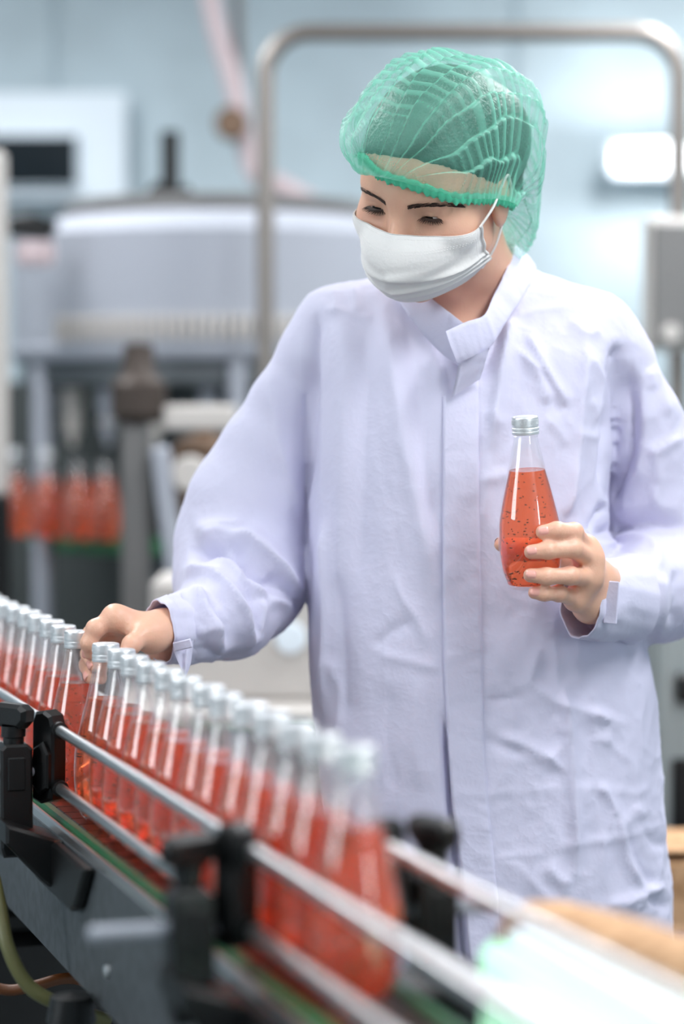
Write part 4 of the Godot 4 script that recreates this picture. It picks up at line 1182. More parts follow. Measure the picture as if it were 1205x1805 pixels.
# --- hair and cap
func hair_and_cap(p: Node3D, back: Transform3D):
	var t := back * H
	# hair: a shell over the skull, gathered into a low knot
	var f := func(q: Vector3) -> float:
		var d := egg(q, Vector3(0, 0.038, -0.014), Vector3(0.0785, 0.088, 0.103))
		d = smin(d, egg(q, Vector3(0, -0.03, -0.088), Vector3(0.05, 0.05, 0.04)), 0.03)
		d = smin(d, egg(q, Vector3(0.01, 0.02, -0.10), Vector3(0.055, 0.06, 0.05)), 0.03)
		d = smin(d, egg(q, Vector3(0.046, -0.028, -0.062), Vector3(0.026, 0.028, 0.028)), 0.02)
		var grooves := 0.0010 * sin(atan2(q.x, q.y - 0.03) * 60.0 + q.z * 60.0)
		var cut := q.y - (0.068 + (0.09 - q.z) * -0.62) # hairline: high at the brow, low at the nape
		return maxf(d + grooves, -cut)
	var got := nets(f, Vector3(-0.10, -0.12, -0.17), Vector3(0.10, 0.14, 0.12), 0.0042)
	part("hair", shape(got[0], tris(got[1])), M.hair, p, t)
	# cap
	var tops := [Vector3(0, 0.047, 0.096), Vector3(0, 0.058, 0.121), Vector3(0, 0.092, 0.127), Vector3(0, 0.119, 0.096), Vector3(0, 0.136, 0.040), Vector3(0, 0.137, -0.025), Vector3(0, 0.122, -0.085), Vector3(0, 0.080, -0.132), Vector3(0, 0.010, -0.150), Vector3(0, -0.055, -0.140), Vector3(0, -0.085, -0.112), Vector3(0, -0.066, -0.094)]
	var band_left := [Vector3(0.0, 0.045, 0.095), Vector3(0.034, 0.040, 0.087), Vector3(0.060, 0.025, 0.066), Vector3(0.076, 0.010, 0.034), Vector3(0.0825, -0.003, 0.004), Vector3(0.084, -0.019, -0.026), Vector3(0.073, -0.040, -0.062), Vector3(0.04, -0.058, -0.088), Vector3(0.0, -0.064, -0.094)]
	var band_right := [Vector3(0.0, 0.045, 0.095), Vector3(0.034, 0.050, 0.088), Vector3(0.060, 0.042, 0.066), Vector3(0.077, 0.030, 0.034), Vector3(0.083, 0.016, 0.004), Vector3(0.084, -0.006, -0.028), Vector3(0.073, -0.034, -0.062), Vector3(0.04, -0.056, -0.088), Vector3(0.0, -0.064, -0.094)]
	var off := func(u: float) -> float: return -0.026 * pow(1.0 - u, 3.0)       # the front gather sits a little to her right
	var edge_at := func(u: float, s: float) -> Vector3:                          # the opening of the cap, lying on the skin
		var b := along(band_left if s > 0 else band_right, u) * Vector3(s, 1, 1) + Vector3(off.call(u), 0, 0)
		var side := Vector3(b.x, 0, b.z + 0.015).normalized()
		for k in 2:
			b += side * (0.0042 - minf(head_field(b), 0.012))
		return b
	var rows := 330; var cols := 201
	var nz := FastNoiseLite.new(); nz.frequency = 1.0; nz.seed = 9; nz.fractal_octaves = 2
	var v := PackedVector3Array(); var col := PackedColorArray()
	for r in rows:
		var u := r / (rows - 1.0)
		var T := along(tops, u)
		var bl: Vector3 = edge_at.call(u, 1.0); var br: Vector3 = edge_at.call(u, -1.0)
		var grow := sqrt(sin(u * PI))
		for c in cols:
			var s := c / (cols - 1.0)
			var a := s * PI
			var ca := -cos(a); var sa := sin(a)
			var b := br.lerp(bl, smoothstep(-0.5, 0.5, ca))
			var C := Vector3((bl.x + br.x) / 2, b.y, b.z)
			var U := T - Vector3(0, C.y, C.z)
			var x := signf(ca) * pow(absf(ca), 0.86) * ((bl.x - br.x) / 2 + 0.012 * grow * smoothstep(0.0, 0.35, sa) + 0.006 * grow * sa)
			var lift := pow(sa, 0.82)
			var q := C + Vector3(x, 0, 0) + U * lift
			# the side hangs a little below the band towards the back
			if ca > 0: q.x += 0.014 * exp(-pow((sa - 0.45) / 0.35, 2.0)) * smoothstep(0.45, 0.75, u) * (1.0 - smoothstep(0.9, 1.0, u))
			q.y -= 0.056 * exp(-pow((sa - 0.36) / 0.24, 2.0)) * smoothstep(0.5, 0.8, u) * (1.0 - smoothstep(0.93, 1.0, u)) * (1.0 if ca > 0 else 0.6)
			var out := (Vector3(x * 1.4, 0, 0) + U * (sa + 0.15)).normalized()
			# accordion pleats that run from the front gather to the back gather
			var n := 12.0
			var wav := 0.35 * sin(u * 4.0 + s * 9.0) + 0.6 * nz.get_noise_2d(u * 3.0, s * 5.0)
			var ph := s * n + wav
			var k := floorf(ph); var fr := ph - k
			var hh := (1.0 - fr) * smoothstep(0.0, 0.10, fr)
			var depth := 0.0066 * grow * (0.7 + 0.5 * nz.get_noise_2d(k * 7.3, 2.0 + u))
			# crinkles across each pleat
			var cr := sin(u * 205.0 + nz.get_noise_2d(k * 11.1, u * 5.0) * 6.0 + k * 2.1)
			cr = signf(cr) * pow(absf(cr), 0.6)
			var strong := smoothstep(0.2, 0.42, u) * (1.0 - smoothstep(0.78, 0.92, u)) * (0.7 + 0.6 * nz.get_noise_2d(k * 3.7 + 40.0, u * 4.0))
			q += out * (hh * depth + cr * 0.0024 * strong * smoothstep(0.0, 0.2, fr))
			q += out * 0.010 * grow * nz.get_noise_2d(u * 2.2 + 9.0, s * 3.0)
			# puckers at the gathers
			var pinch := exp(-pow(u / 0.12, 2.0)) + exp(-pow((1.0 - u) / 0.07, 2.0))
			q += out * pinch * 0.004 * sin(s * 70.0 + 3.0 * nz.get_noise_1d(s * 9.0)) * smoothstep(0.0, 0.02, u)
			# a low flounce at the edge
			var edge := exp(-pow(minf(s, 1.0 - s) / 0.02, 2.0))
			q += Vector3(0, 0, 1).lerp(out, 0.6) * edge * 0.0018 * sin(u * 130.0 + 2.0 * sin(u * 40.0)) * grow
			v.append(q)
			var fold := exp(-pow(fr / 0.07, 2.0)) + exp(-pow((1.0 - fr) / 0.03, 2.0))      # where the fleece lies double
			var al := 0.30 + 0.20 * fold + 0.40 * pinch + 0.2 * edge + 0.34 * maxf(cr, 0.0) * strong
			al += 0.05 * nz.get_noise_2d(u * 120.0, s * 150.0)
			col.append(Color(1, 1, 1, clampf(al, 0.25, 0.97)))
	var ix := grid_faces(rows, cols)
	var cap := part("hair_cap", shape(v, ix, col), M.cap_cloth, p, t)
	cap.set_meta("label", "sheer green pleated hair cap")
	# ruched elastic band
	var rowsb := 420; var cross := 10
	var bv := PackedVector3Array()
	for r in rowsb:
		var u := r / (rowsb / 2.0)
		var s := 1.0
		if u > 1.0: u = 2.0 - u; s = -1.0
		var b: Vector3 = edge_at.call(u, s)
		var side := Vector3(b.x, 0, b.z + 0.01).normalized()
		var pl := sin(r * TAU / 5.0)
		for c in cross:
			var a := TAU * c / cross
			bv.append(b + side * (cos(a) * 0.0021 + 0.0009 * pl - 0.0005) + Vector3(0, 1, 0) * sin(a) * (0.0065 + 0.0009 * pl + 0.001 * sin(r * 0.7)))
	var bix := grid_faces(rowsb, cross, true)
	var last := (rowsb - 1) * cross
	for c in cross:
		var e := (c + 1) % cross
		bix.append_array([last + c, last + e, e, last + c, e, c])
	part("elastic_band", shape(bv, bix), M.cap_band, cap)

# --- coat
func trunk_table():
	# seen at depth zc: [row, left, right, centre depth, half thickness]
	var rows := [[440, 770, 880, 2.86, 0.050], [466, 728, 925, 2.85, 0.062], [482, 680, 955, 2.845, 0.072], [500, 628, 1000, 2.84, 0.082], [522, 585, 1060, 2.83, 0.092], [545, 560, 1085, 2.825, 0.102], [575, 548, 1096, 2.82, 0.114], [620, 545, 1095, 2.81, 0.127], [700, 546, 1090, 2.805, 0.138], [800, 546, 1078, 2.80, 0.143], [900, 546, 1070, 2.80, 0.144], [1000, 545, 1085, 2.80, 0.143], [1100, 543, 1122, 2.80, 0.143], [1200, 547, 1150, 2.80, 0.144], [1300, 556, 1158, 2.80, 0.147], [1400, 566, 1166, 2.80, 0.150], [1500, 574, 1174, 2.80, 0.153], [1600, 580, 1180, 2.80, 0.156], [1720, 586, 1186, 2.80, 0.158]]
	var pts := []
	for r in rows:
		var a := at(r[1], r[0], r[3]); var b := at(r[2], r[0], r[3])
		pts.append([a.y, (a.x + b.x) / 2, (b.x - a.x) / 2, a.z, r[4]])
	tor.top = pts[0][0]; tor.low = pts[-1][0]; tor.step = 0.004
	tor.tab = []
	var n := int((tor.top - tor.low) / tor.step) + 2
	var i := 0
	for k in n:
		var y: float = tor.top - k * tor.step
		while i < pts.size() - 2 and y < pts[i + 1][0]: i += 1
		var p0: Array = pts[maxi(i - 1, 0)]; var p1: Array = pts[i]; var p2: Array = pts[i + 1]; var p3: Array = pts[mini(i + 2, pts.size() - 1)]
		var w := clampf((y - p1[0]) / (p2[0] - p1[0]), 0.0, 1.0)
		var row := []
		for c in range(1, 5):
			var h: float = p2[0] - p1[0]
			row.append(cubic_interpolate_in_time(p1[c], p2[c], p0[c], p3[c], w, h, p0[0] - p1[0] if i > 0 else -h, p3[0] - p1[0] if i < pts.size() - 2 else h * 2))
		tor.tab.append(row)

func trunk_row(y: float) -> Array:
	var k := clampf((tor.top - y) / tor.step, 0.0, tor.tab.size() - 1.001)
	var i := int(k); var w := k - i
	var a: Array = tor.tab[i]; var b: Array = tor.tab[i + 1]
	return [lerpf(a[0], b[0], w), lerpf(a[1], b[1], w), lerpf(a[2], b[2], w), lerpf(a[3], b[3], w), absf(a[1] - b[1]) / tor.step]

func trunk(p: Vector3) -> float:
	var r := trunk_row(p.y)
	var dx: float = absf(p.x - r[0]) / r[1]; var dz: float = absf(p.z - r[2]) / r[3]
	var k := pow(pow(dx, 2.5) + pow(dz, 2.5), 0.4)
	var d: float = (k - 1.0) * minf(r[1], r[3]) / sqrt(1.0 + minf(r[4] * r[4], 12.0) * dx * dx)
	d = maxf(d, p.y - tor.top)
	d = maxf(d, hem - p.y)
	return maxf(d, -bone(p, neck_a, neck_b, 0.058, 0.036))

var hem := 0.0
var neck_a := Vector3.ZERO
var neck_b := Vector3.ZERO
var arms := []

func coat_field(p: Vector3) -> float:
	var d := trunk(p)
	for s in arms:
		var e := 1.0
		if p.x < 0.06 and s.right or p.x > 0.12 and not s.right:
			for k in s.p.size() - 1:
				e = smin(e, bone(p, s.p[k], s.p[k + 1], s.r[k], s.r[k + 1]), 0.012)
			d = smin(d, e, lerpf(0.006, 0.05, smoothstep(1.36, 1.42, p.y)))
	return d

func trunk_front(x: float, y: float) -> float:                  # z of the coat's front, before folds
	var r := trunk_row(y)
	var dx := minf(absf(x - r[0]) / r[1], 0.999)
	return r[2] + r[3] * pow(1.0 - pow(dx, 2.5), 0.4)

func fold(points: Array, w: float, h: float, skew := 1.0):
	# a fold along image points; w half width and h height in pixels of the worker's depth; skew: how much wider it is on its right-hand side
	if w < 9.0:
		h *= lerpf(0.6, 1.0, w / 9.0); w = 9.0
	if points[0].x < 545 and points[0].y > 900: h *= 1.5
	for i in points.size() - 1:
		var a: Vector2 = points[i]; var b: Vector2 = points[i + 1]
		var f := [a, b, w, h, skew, float(i) / (points.size() - 1), 1.0 / (points.size() - 1)]
		var m := w * maxf(skew, 1.0) * 2.3
		var lo := Vector2i(((a.min(b) - Vector2(m, m)) / 32.0).floor()); var hi := Vector2i(((a.max(b) + Vector2(m, m)) / 32.0).floor())
		for y in range(lo.y, hi.y + 1):
			for x in range(lo.x, hi.x + 1):
				var key := x * 1000 + y
				if not folds.has(key): folds[key] = []
				folds[key].append(f + [points])

func fold_height(q: Vector2) -> float:                          # metres
	var key := int(floor(q.x / 32.0)) * 1000 + int(floor(q.y / 32.0))
	if not folds.has(key): return 0.0
	var best := {}
	for f in folds[key]:
		var a: Vector2 = f[0]; var b: Vector2 = f[1]
		var ab := b - a
		var t := clampf((q - a).dot(ab) / ab.length_squared(), 0.0, 1.0)
		var d := q - (a + ab * t)
		var dist := d.length()
		var w: float = f[2]
		if ab.cross(d) < 0.0: w *= f[4]
		var u: float = f[5] + f[6] * t
		var taper := smoothstep(0.0, 0.22, u) * smoothstep(0.0, 0.22, 1.0 - u)
		var x := dist / w
		var g: float = exp(-1.4 * (sqrt(x * x + 0.10) - 0.316)) * (1.0 - smoothstep(1.5, 2.3, x)) * taper * f[3]
		var id: Array = f[7]
		var k := id.hash()
		if not best.has(k) or absf(best[k]) < absf(g): best[k] = g
	var s := 0.0
	for k in best: s += best[k]
	return s * 3.5 / FOCAL

func V(list: Array) -> Array:                                   # x, y, x, y ... -> points
	var out := []
	for i in range(0, list.size(), 2): out.append(Vector2(list[i], list[i + 1]))
	return out

func fold_table():
	# her right front (left in the picture): long soft drapes
	fold(V([600, 505, 610, 640, 604, 860, 596, 1090]), 26, 8)
	fold(V([648, 520, 642, 680, 636, 900, 628, 1060]), 24, -8)
	fold(V([668, 500, 690, 640, 716, 780, 748, 940, 772, 1080]), 24, 9)
	fold(V([712, 540, 738, 700, 752, 850, 772, 960]), 16, -7)
	fold(V([728, 530, 756, 590, 778, 650, 792, 705]), 9, 6, 1.6)
	fold(V([742, 545, 770, 610, 786, 660, 792, 700]), 8, -7)
	fold(V([575, 905, 578, 1060, 574, 1290]), 14, 12, 0.6)
	fold(V([596, 1000, 604, 1150, 610, 1300]), 14, -6)
	fold(V([690, 1000, 706, 1050, 735, 1092, 760, 1150]), 8, 3)
	fold(V([735, 1092, 690, 1110, 655, 1145]), 6, -4, 1.8)
	fold(V([660, 1152, 720, 1165, 780, 1180]), 8, 3)
	fold(V([580, 1150, 600, 1220, 594, 1310]), 12, 5)
	fold(V([690, 1200, 680, 1300, 700, 1420]), 22, -4)
	fold(V([740, 1180, 730, 1300, 745, 1400]), 20, 4)
	fold(V([560, 520, 580, 548, 640, 560, 660, 562]), 10, 4)
	fold(V([560, 540, 552, 620, 550, 760, 548, 900]), 5, -16)
	fold(V([585, 505, 592, 535, 594, 560]), 7, 4)
	fold(V([622, 500, 626, 530, 632, 556]), 7, 4)
	# her left front (right in the picture): pressed creases and crumples
	fold(V([902, 545, 888, 620, 874, 720, 862, 800]), 10, 13, 1.6)
	fold(V([882, 560, 868, 610, 850, 650, 835, 680]), 12, -9)
	fold(V([905, 610, 940, 648, 960, 690, 966, 715]), 8, 8)
	fold(V([920, 575, 955, 640, 985, 690, 1000, 720]), 7, 9)
	fold(V([950, 650, 972, 690, 990, 740]), 6, -4)
	fold(V([862, 720, 872, 738, 890, 752]), 6, 5)
	fold(V([870, 760, 862, 820, 856, 880, 850, 940]), 7, 4)
	fold(V([955, 730, 985, 760, 1000, 790]), 6, 4)
	fold(V([1034, 590, 1026, 660, 1016, 760, 1004, 860, 985, 930]), 9, 11, 1.7)
	fold(V([1010, 765, 1045, 770, 1072, 768]), 5, 4)
	fold(V([1030, 620, 1060, 660, 1080, 690]), 5, 4)
	fold(V([1040, 700, 1052, 730, 1076, 670]), 5, 4)
	fold(V([900, 560, 950, 548, 1010, 540]), 6, 4)
	fold(V([1000, 560, 1030, 590, 1062, 582]), 6, 5)
	fold(V([840, 850, 880, 838, 905, 838]), 5, 4)
	fold(V([1010, 800, 1000, 880, 996, 910]), 9, 5)
	fold(V([1084, 600, 1078, 690, 1070, 800, 1060, 880]), 6, -20)
	fold(V([1085, 600, 1096, 640, 1090, 720, 1076, 800]), 10, -14)
	# below the forearm
	fold(V([960, 1120, 940, 1180, 936, 1200, 975, 1235, 1060, 1262, 1130, 1285]), 16, 7, 0.5)
	fold(V([990, 1200, 998, 1260, 1006, 1330, 1012, 1440, 1016, 1560]), 8, 13, 1.5)
	fold(V([868, 1292, 920, 1312, 960, 1330, 1004, 1362]), 6, 7)
	fold(V([845, 1300, 890, 1318, 925, 1332]), 6, -4)
	fold(V([1048, 1385, 1068, 1398, 1082, 1425, 1090, 1445]), 5, 7)
	fold(V([1088, 1430, 1094, 1470, 1108, 1520, 1136, 1578]), 7, 11, 1.4)
	fold(V([1102, 1450, 1116, 1500, 1140, 1545, 1160, 1568]), 6, -8)
	fold(V([965, 1506, 1012, 1488, 1090, 1476, 1140, 1468, 1180, 1438]), 5, 4)
	fold(V([1130, 1460, 1150, 1485, 1178, 1492]), 6, -5)
	fold(V([1062, 1598, 1100, 1590, 1134, 1578, 1182, 1556]), 6, 8)
	fold(V([1134, 1578, 1150, 1592, 1180, 1600]), 5, -8)
	fold(V([1080, 1620, 1110, 1634, 1140, 1648]), 6, -8, 1.6)
	fold(V([1110, 1610, 1136, 1590, 1165, 1612]), 6, 6)
	fold(V([960, 1520, 985, 1550, 1010, 1560]), 12, 5)
	fold(V([850, 1400, 920, 1396, 1000, 1390]), 5, 2.5)
	fold(V([1000, 1392, 1050, 1388, 1120, 1400, 1150, 1384]), 5, 3)
	fold(V([860, 1515, 920, 1506, 965, 1506]), 5, 2.5)
	fold(V([975, 1260, 985, 1285, 1000, 1290]), 4, 5)
	fold(V([1045, 1250, 1060, 1262, 1070, 1275]), 5, 6)
	fold(V([1040, 1300, 1060, 1306, 1080, 1300]), 6, 4)
	fold(V([1115, 1420, 1128, 1432, 1136, 1440]), 4, 5)
	fold(V([850, 1236, 890, 1232, 930, 1226]), 5, -4)
	# her right sleeve: the deep folds at the elbow
	fold(V([478, 610, 478, 700, 492, 790, 512, 860, 538, 935]), 12, 7, 1.8)
	fold(V([350, 950, 385, 940, 430, 952, 500, 985]), 14, 7)
	fold(V([330, 968, 360, 972, 405, 962, 440, 985]), 11, -8)
	fold(V([412, 938, 450, 972, 490, 1000, 535, 1062]), 10, 13, 2.0)
	fold(V([332, 985, 372, 972, 412, 982, 455, 1015, 505, 1050]), 9, -16)
	fold(V([318, 1022, 345, 1012, 378, 1020, 405, 1050, 426, 1080, 437, 1120, 437, 1160]), 9, 13, 1.5)
	fold(V([365, 985, 410, 1000, 440, 1030, 475, 1060]), 9, 9)
	fold(V([428, 1000, 436, 1050, 446, 1090, 446, 1140]), 8, -9)
	fold(V([462, 1052, 458, 1090, 444, 1140]), 9, 8)
	fold(V([338, 1042, 360, 1068, 380, 1105, 386, 1160]), 6, 11, 1.5)
	fold(V([352, 1040, 378, 1070, 398, 1100, 402, 1150]), 7, -9)
	fold(V([466, 1056, 500, 1062, 528, 1066]), 10, 7)
	fold(V([470, 1010, 505, 1040, 528, 1080]), 8, -9)
	fold(V([310, 1060, 345, 1050, 372, 1062]), 7, 7)
	fold(V([345, 1120, 370, 1108, 384, 1104]), 5, 7)
	fold(V([340, 1140, 372, 1150, 388, 1165, 440, 1150]), 6, -5)
	fold(V([335, 940, 385, 925, 440, 920]), 20, 5)
	# her left sleeve
	fold(V([1118, 620, 1128, 680, 1134, 760, 1126, 830, 1090, 880]), 12, 9, 1.6)
	fold(V([1110, 640, 1116, 720, 1112, 800, 1085, 860, 1062, 885]), 10, -12)
	fold(V([1140, 785, 1156, 800, 1180, 782, 1210, 770]), 7, 7)
	fold(V([1158, 800, 1162, 850, 1150, 900]), 9, 6)
	fold(V([1138, 650, 1146, 670, 1146, 690]), 6, 6)
	fold(V([1150, 640, 1168, 690, 1180, 740]), 9, 5)
	fold(V([1040, 950, 1090, 932, 1140, 922, 1220, 928]), 9, -20, 1.6)
	fold(V([1070, 885, 1052, 915, 1040, 945]), 9, -12)
	fold(V([1050, 962, 1110, 948, 1150, 958, 1166, 1010]), 10, 10, 1.5)
	fold(V([1166, 1010, 1170, 1070, 1160, 1130]), 6, 8)
	fold(V([1188, 1000, 1196, 1050, 1180, 1110]), 8, -8)
	fold(V([1100, 1030, 1130, 1060, 1150, 1110]), 6, 6)
	fold(V([1085, 1100, 1120, 1090, 1150, 1100]), 6, 7)
	fold(V([1120, 1050, 1114, 1090, 1126, 1130]), 5, -6)
	fold(V([1095, 990, 1130, 1000, 1160, 1040]), 7, 5)

func crumples(q: Vector3, nz: FastNoiseLite, px: Vector2) -> float:
	# small pressed creases in the cloth, stronger on her left side
	var amount := 0.35 + 0.75 * smoothstep(830.0, 900.0, px.x) * (0.5 + 0.5 * smoothstep(1150.0, 1350.0, px.y)) + 0.35 * smoothstep(950.0, 1060.0, px.y) * smoothstep(540.0, 480.0, px.x)
	var a := nz.get_noise_3d(q.x * 9.0, q.y * 6.0, q.z * 9.0)
	var b := nz.get_noise_3d(q.x * 22.0 + 7.0, q.y * 17.0, q.z * 22.0)
	return amount * (0.0044 * (0.5 - sqrt(absf(a))) + 0.0022 * (0.5 - sqrt(absf(b))))

func coat(p: Node3D, back: Transform3D):
	neck_a = at(840, 455, 2.80); neck_b = at(817, 556, 2.72)
	hem = at(880, 1690, 2.80).y
	arms = [
		{"right": true, "p": [at(585, 590, 2.82), at(548, 640, 2.82), at(508, 715, 2.82), at(474, 800, 2.825), at(440, 890, 2.83), at(428, 960, 2.83), at(424, 1020, 2.80), at(400, 1075, 2.735), at(345, 1108, 2.665)],
			"r": [0.036, 0.038, 0.045, 0.058, 0.073, 0.079, 0.077, 0.056, 0.038]},
		{"right": false, "p": [at(1050, 608, 2.82), at(1092, 655, 2.82), at(1132, 730, 2.82), at(1152, 800, 2.83), at(1162, 900, 2.84), at(1170, 985, 2.84), at(1160, 1035, 2.79), at(1095, 1055, 2.70)],
			"r": [0.038, 0.040, 0.042, 0.050, 0.058, 0.062, 0.062, 0.041]}]
	var got := nets(coat_field, at(270, 1700, 2.8) + Vector3(-0.03, -0.05, -0.2), at(1290, 430, 2.8) + Vector3(0.03, 0.02, 0.24), 0.008)
	var pts: PackedVector3Array = relaxed(got[0], got[1], 0.5); var quads: PackedInt32Array = got[1]
	var two := finer(pts, quads)
	pts = two[0]; quads = two[1]
	var nrm := normals_of(pts, quads)
	var nz := FastNoiseLite.new(); nz.frequency = 1.0; nz.seed = 23; nz.fractal_octaves = 2
	for i in pts.size():
		var q := pts[i]
		var px := pix(q)
		var h := crumples(q, nz, px)
		var w := smoothstep(-0.1, 0.35, nrm[i].z)
		if w > 0.0: h += fold_height(px) * w
		if w > 0.0 and px.y > 1235.0:                          # the open slit beside the placket
			var g := clampf((px.y - 1235.0) / 455.0, 0.0, 1.0)
			h -= 0.016 * smoothstep(0.0, 0.25, g) * exp(-pow((px.x - lerpf(779.0, 817.0, g)) / lerpf(5.0, 9.0, g), 2.0))
		pts[i] = q + nrm[i] * h
	part("coat", shape(pts, tris(quads)), M.coat_cloth, p, back).set_meta("label", "pale lavender button-front work coat")
	var c := p.get_child(p.get_child_count() - 1)
	var none := Transform3D()
	# placket: the front band that hides the buttons
	var left := [at(780, 700, 2.66), at(779, 900, 2.66), at(780, 1130, 2.66), at(786, 1260, 2.66), at(796, 1420, 2.66), at(812, 1540, 2.65), at(826, 1692, 2.65)]
	var right := [at(846, 655, 2.66), at(845, 880, 2.66), at(850, 1110, 2.66), at(853, 1260, 2.66), at(862, 1420, 2.66), at(874, 1540, 2.65), at(888, 1692, 2.65)]
	var fn := func(r: int, k: int) -> Vector3:
		var u := r / 199.0
		var a := along(left, u); var b := along(right, u)
		var w: float = [0.0, 0.03, 0.10, 0.3, 0.5, 0.7, 0.88, 0.95, 1.0][mini(k, 8)] if k < 9 else [0.9, 0.5, 0.1][k - 9]
		var q := a.lerp(b, w)
		var z := trunk_front(q.x, q.y) + fold_height(pix(Vector3(q.x, q.y, -2.66)))
		var lift: float = [0.0018, 0.0052, 0.0056, 0.0046, 0.0040, 0.0036, 0.0034, 0.0022, -0.001][mini(k, 8)] if k < 9 else [-0.004, -0.004, -0.003][k - 9]
		lift += 0.0010 * nz.get_noise_3d(q.x * 30.0, q.y * 38.0, 3.0)
		if k > 5 and k < 8: lift += 0.0008 * nz.get_noise_2d(q.y * 160.0, 8.0)
		return Vector3(q.x, q.y, z + lift)
	part("placket", grid(200, 12, fn, true), M.coat_cloth, c, none)
	# standing collar
	var upper := [at(822, 574, 2.640), at(795, 553, 2.655), at(760, 526, 2.685), at(735, 500, 2.735), at(760, 470, 2.83), at(830, 446, 2.885), at(885, 430, 2.865), at(906, 434, 2.80), at(893, 474, 2.735), at(869, 522, 2.690), at(853, 555, 2.655), at(820, 568, 2.636), at(786, 584, 2.628)]
	var lower := [at(816, 650, 2.655), at(775, 620, 2.668), at(733, 572, 2.690), at(700, 515, 2.735), at(745, 486, 2.85), at(830, 468, 2.91), at(915, 462, 2.89), at(943, 474, 2.81), at(924, 518, 2.735), at(894, 563, 2.690), at(866, 608, 2.662), at(838, 626, 2.642), at(806, 640, 2.634)]
	fn = func(r: int, k: int) -> Vector3:
		var u := r / 149.0
		var a := along(lower, u); var b := along(upper, u)
		var w: float = [0.0, 0.15, 0.5, 0.85, 1.0, 1.0, 0.85, 0.5, 0.15, 0.0][k]
		var q := a.lerp(b, w)
		var mid := at(838, 520, 2.80)
		var out := Vector3(q.x - mid.x, 0, q.z - mid.z).normalized()
		var th := (0.0013 if k < 5 else -0.0013)
		return q + out * (th + 0.004 * sin(w * PI) + 0.0022 * nz.get_noise_3d(q.x * 40, q.y * 40, q.z * 40) + 0.00025 * sin(u * 210.0) * smoothstep(0.6, 0.75, u) * (1.0 - w * 0.5))
	part("collar", grid(150, 10, fn, true), M.coat_cloth, c, none)
	# the neck tab under the collar end
	fn = func(r: int, k: int) -> Vector3:
		var u := r / 29.0; var w: float = [0.0, 0.2, 0.5, 0.8, 1.0, 0.8, 0.5, 0.2][k]
		var a := at(808, 640, 2.645).lerp(at(796, 700, 2.653), u); var b := at(862, 614, 2.650).lerp(at(846, 668, 2.658), u)
		var q := a.lerp(b, w)
		return q + Vector3(0, 0, (0.001 if k < 5 else -0.001) + 0.0035 + 0.0025 * sin(w * PI) + 0.001 * nz.get_noise_2d(q.x * 50, q.y * 60) - 0.003 * u)
	part("neck_tab", grid(30, 8, fn, true), M.coat_cloth, c, none)
	# cuffs
	cuff(c, nz, at(1024, 1062, 2.612), Vector3(-0.82, 0.04, 0.55), Vector3(0.10, 1.0, 0.1), 0.0405, 0.034, 0.050, at(1112, 1054, 2.705), 1.0)
	cuff(c, nz, at(283, 1114, 2.628), Vector3(-0.80, -0.06, 0.60), Vector3(-0.12, 1.0, 0.1), 0.036, 0.031, 0.044, at(362, 1100, 2.705), 2.0)
	# the tab and the loose end hanging from the reaching cuff
	fn = func(r: int, k: int) -> Vector3:
		var u := r / 19.0; var w := k / 7.0 if k < 8 else (15 - k) / 7.0
		var a := at(304, 1142, 2.600).lerp(at(325, 1192, 2.600), u); var b := at(341, 1128, 2.612).lerp(at(334, 1190, 2.606), pow(u, 1.5))
		if u > 0.75: b = b.lerp(at(326, 1192, 2.600), (u - 0.75) * 3.6)
		var q := a.lerp(b, w)
		return q + Vector3(0, 0, 0.005 * sin(w * PI) + 0.003 * sin(w * 9.0 + u * 4.0) + (0.0008 if k < 8 else -0.0008))
	part("loose_cuff_end", grid(20, 16, fn, true), M.coat_cloth, c, none)
	part("cuff_tab", box(Vector3(0.024, 0.010, 0.0025), 0.001), M.coat_cloth, c, Transform3D(Basis(Vector3.BACK, 0.28) * Basis(Vector3.UP, -0.5), at(322, 1137, 2.592)))
	part("cuff_tab", box(Vector3(0.015, 0.046, 0.0025), 0.001), M.coat_cloth, c, Transform3D(Basis(Vector3.BACK, -0.06) * Basis(Vector3.UP, -0.35), at(1077, 1062, 2.588)))

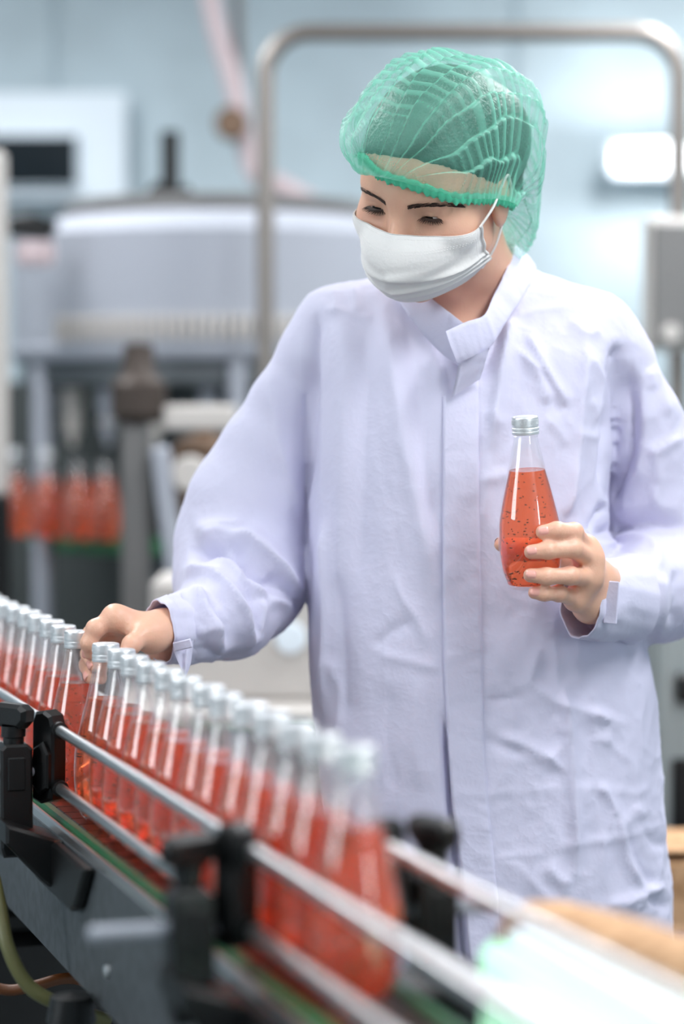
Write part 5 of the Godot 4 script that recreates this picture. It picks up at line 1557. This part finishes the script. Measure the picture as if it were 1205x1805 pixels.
func cuff(c: Node3D, nz: FastNoiseLite, mouth: Vector3, axis: Vector3, up: Vector3, rv: float, rh: float, inner: float, end: Vector3, seed_: float):
	axis = axis.normalized()
	up = (up - axis * up.dot(axis)).normalized()
	var side := up.cross(axis)
	var seg := 64
	var fn := func(r: int, k: int) -> Vector3:
		# rows: outside from the sleeve to the mouth, then back along the inside
		var u: float = r / 24.0 if r <= 24 else 1.0 - (r - 25) / 16.0
		var t := TAU * k / seg
		var base := end.lerp(mouth, u)
		var grow: float = lerpf(inner, rv, u)
		var flat: float = lerpf(inner, rh, u)
		var w := 0.0036 * nz.get_noise_3d(cos(t) * 0.8 + seed_ * 9, sin(t) * 0.8, u * 1.6) + 0.0007 * sin(t * 7.0 + u * 3.0) * u + 0.0004 * sin(t * 15.0 + seed_ + u * 6.0)
		w += 0.002 * exp(-pow((u - 0.80) / 0.02, 2.0)) * -1.0
		if r > 24: w -= 0.0024
		return base + (up * cos(t) * (grow + w) + side * sin(t) * (flat + w))
	var v := PackedVector3Array()
	for r in 40:
		for k in seg: v.append(fn.call(r, seg - 1 - k))
	part("cuff", shape(v, grid_faces(40, seg, true)), M.coat_cloth, c)
	var ring := PackedVector3Array()
	for k in seg + 1: ring.append((fn.call(24, k % seg) + fn.call(25, k % seg)) / 2 + axis * 0.0005)
	part("cuff_edge", tube(ring, 0.0010, 8, false), M.coat_cloth, c)

func legs(p: Node3D, back: Transform3D):
	for s in [-1.0, 1.0]:
		var x: float = 0.17 + s * 0.085
		part("trouser_leg", tube(PackedVector3Array([Vector3(x - s * 0.01, 0.84, -2.8), Vector3(x, 0.7, -2.8), Vector3(x, 0.48, -2.79), Vector3(x, 0.3, -2.80), Vector3(x, 0.08, -2.81), Vector3(x, 0.06, -2.81)]), PackedFloat32Array([0.09, 0.09, 0.072, 0.066, 0.062, 0.058]), 24), M.trouser_cloth, p, back)
		var fn := func(r: int, k: int) -> Vector3:
			var u := r / 15.0; var t := TAU * k / 20
			var w := 0.042 * sqrt(maxf(0.02, 1.0 - pow(absf(u * 2 - 1), 3.0))) * lerpf(0.85, 1.05, u)
			var h := lerpf(0.085, 0.05, smoothstep(0.2, 0.8, u)) * sqrt(maxf(0.03, 1.0 - pow(absf(u * 2 - 1), 5.0)))
			return Vector3(x + cos(t) * w, maxf(0.0, sin(t)) * h + 0.002, -2.86 + u * 0.25)
		part("shoe", grid(16, 20, fn, true), M.shoe_rubber, p, back)
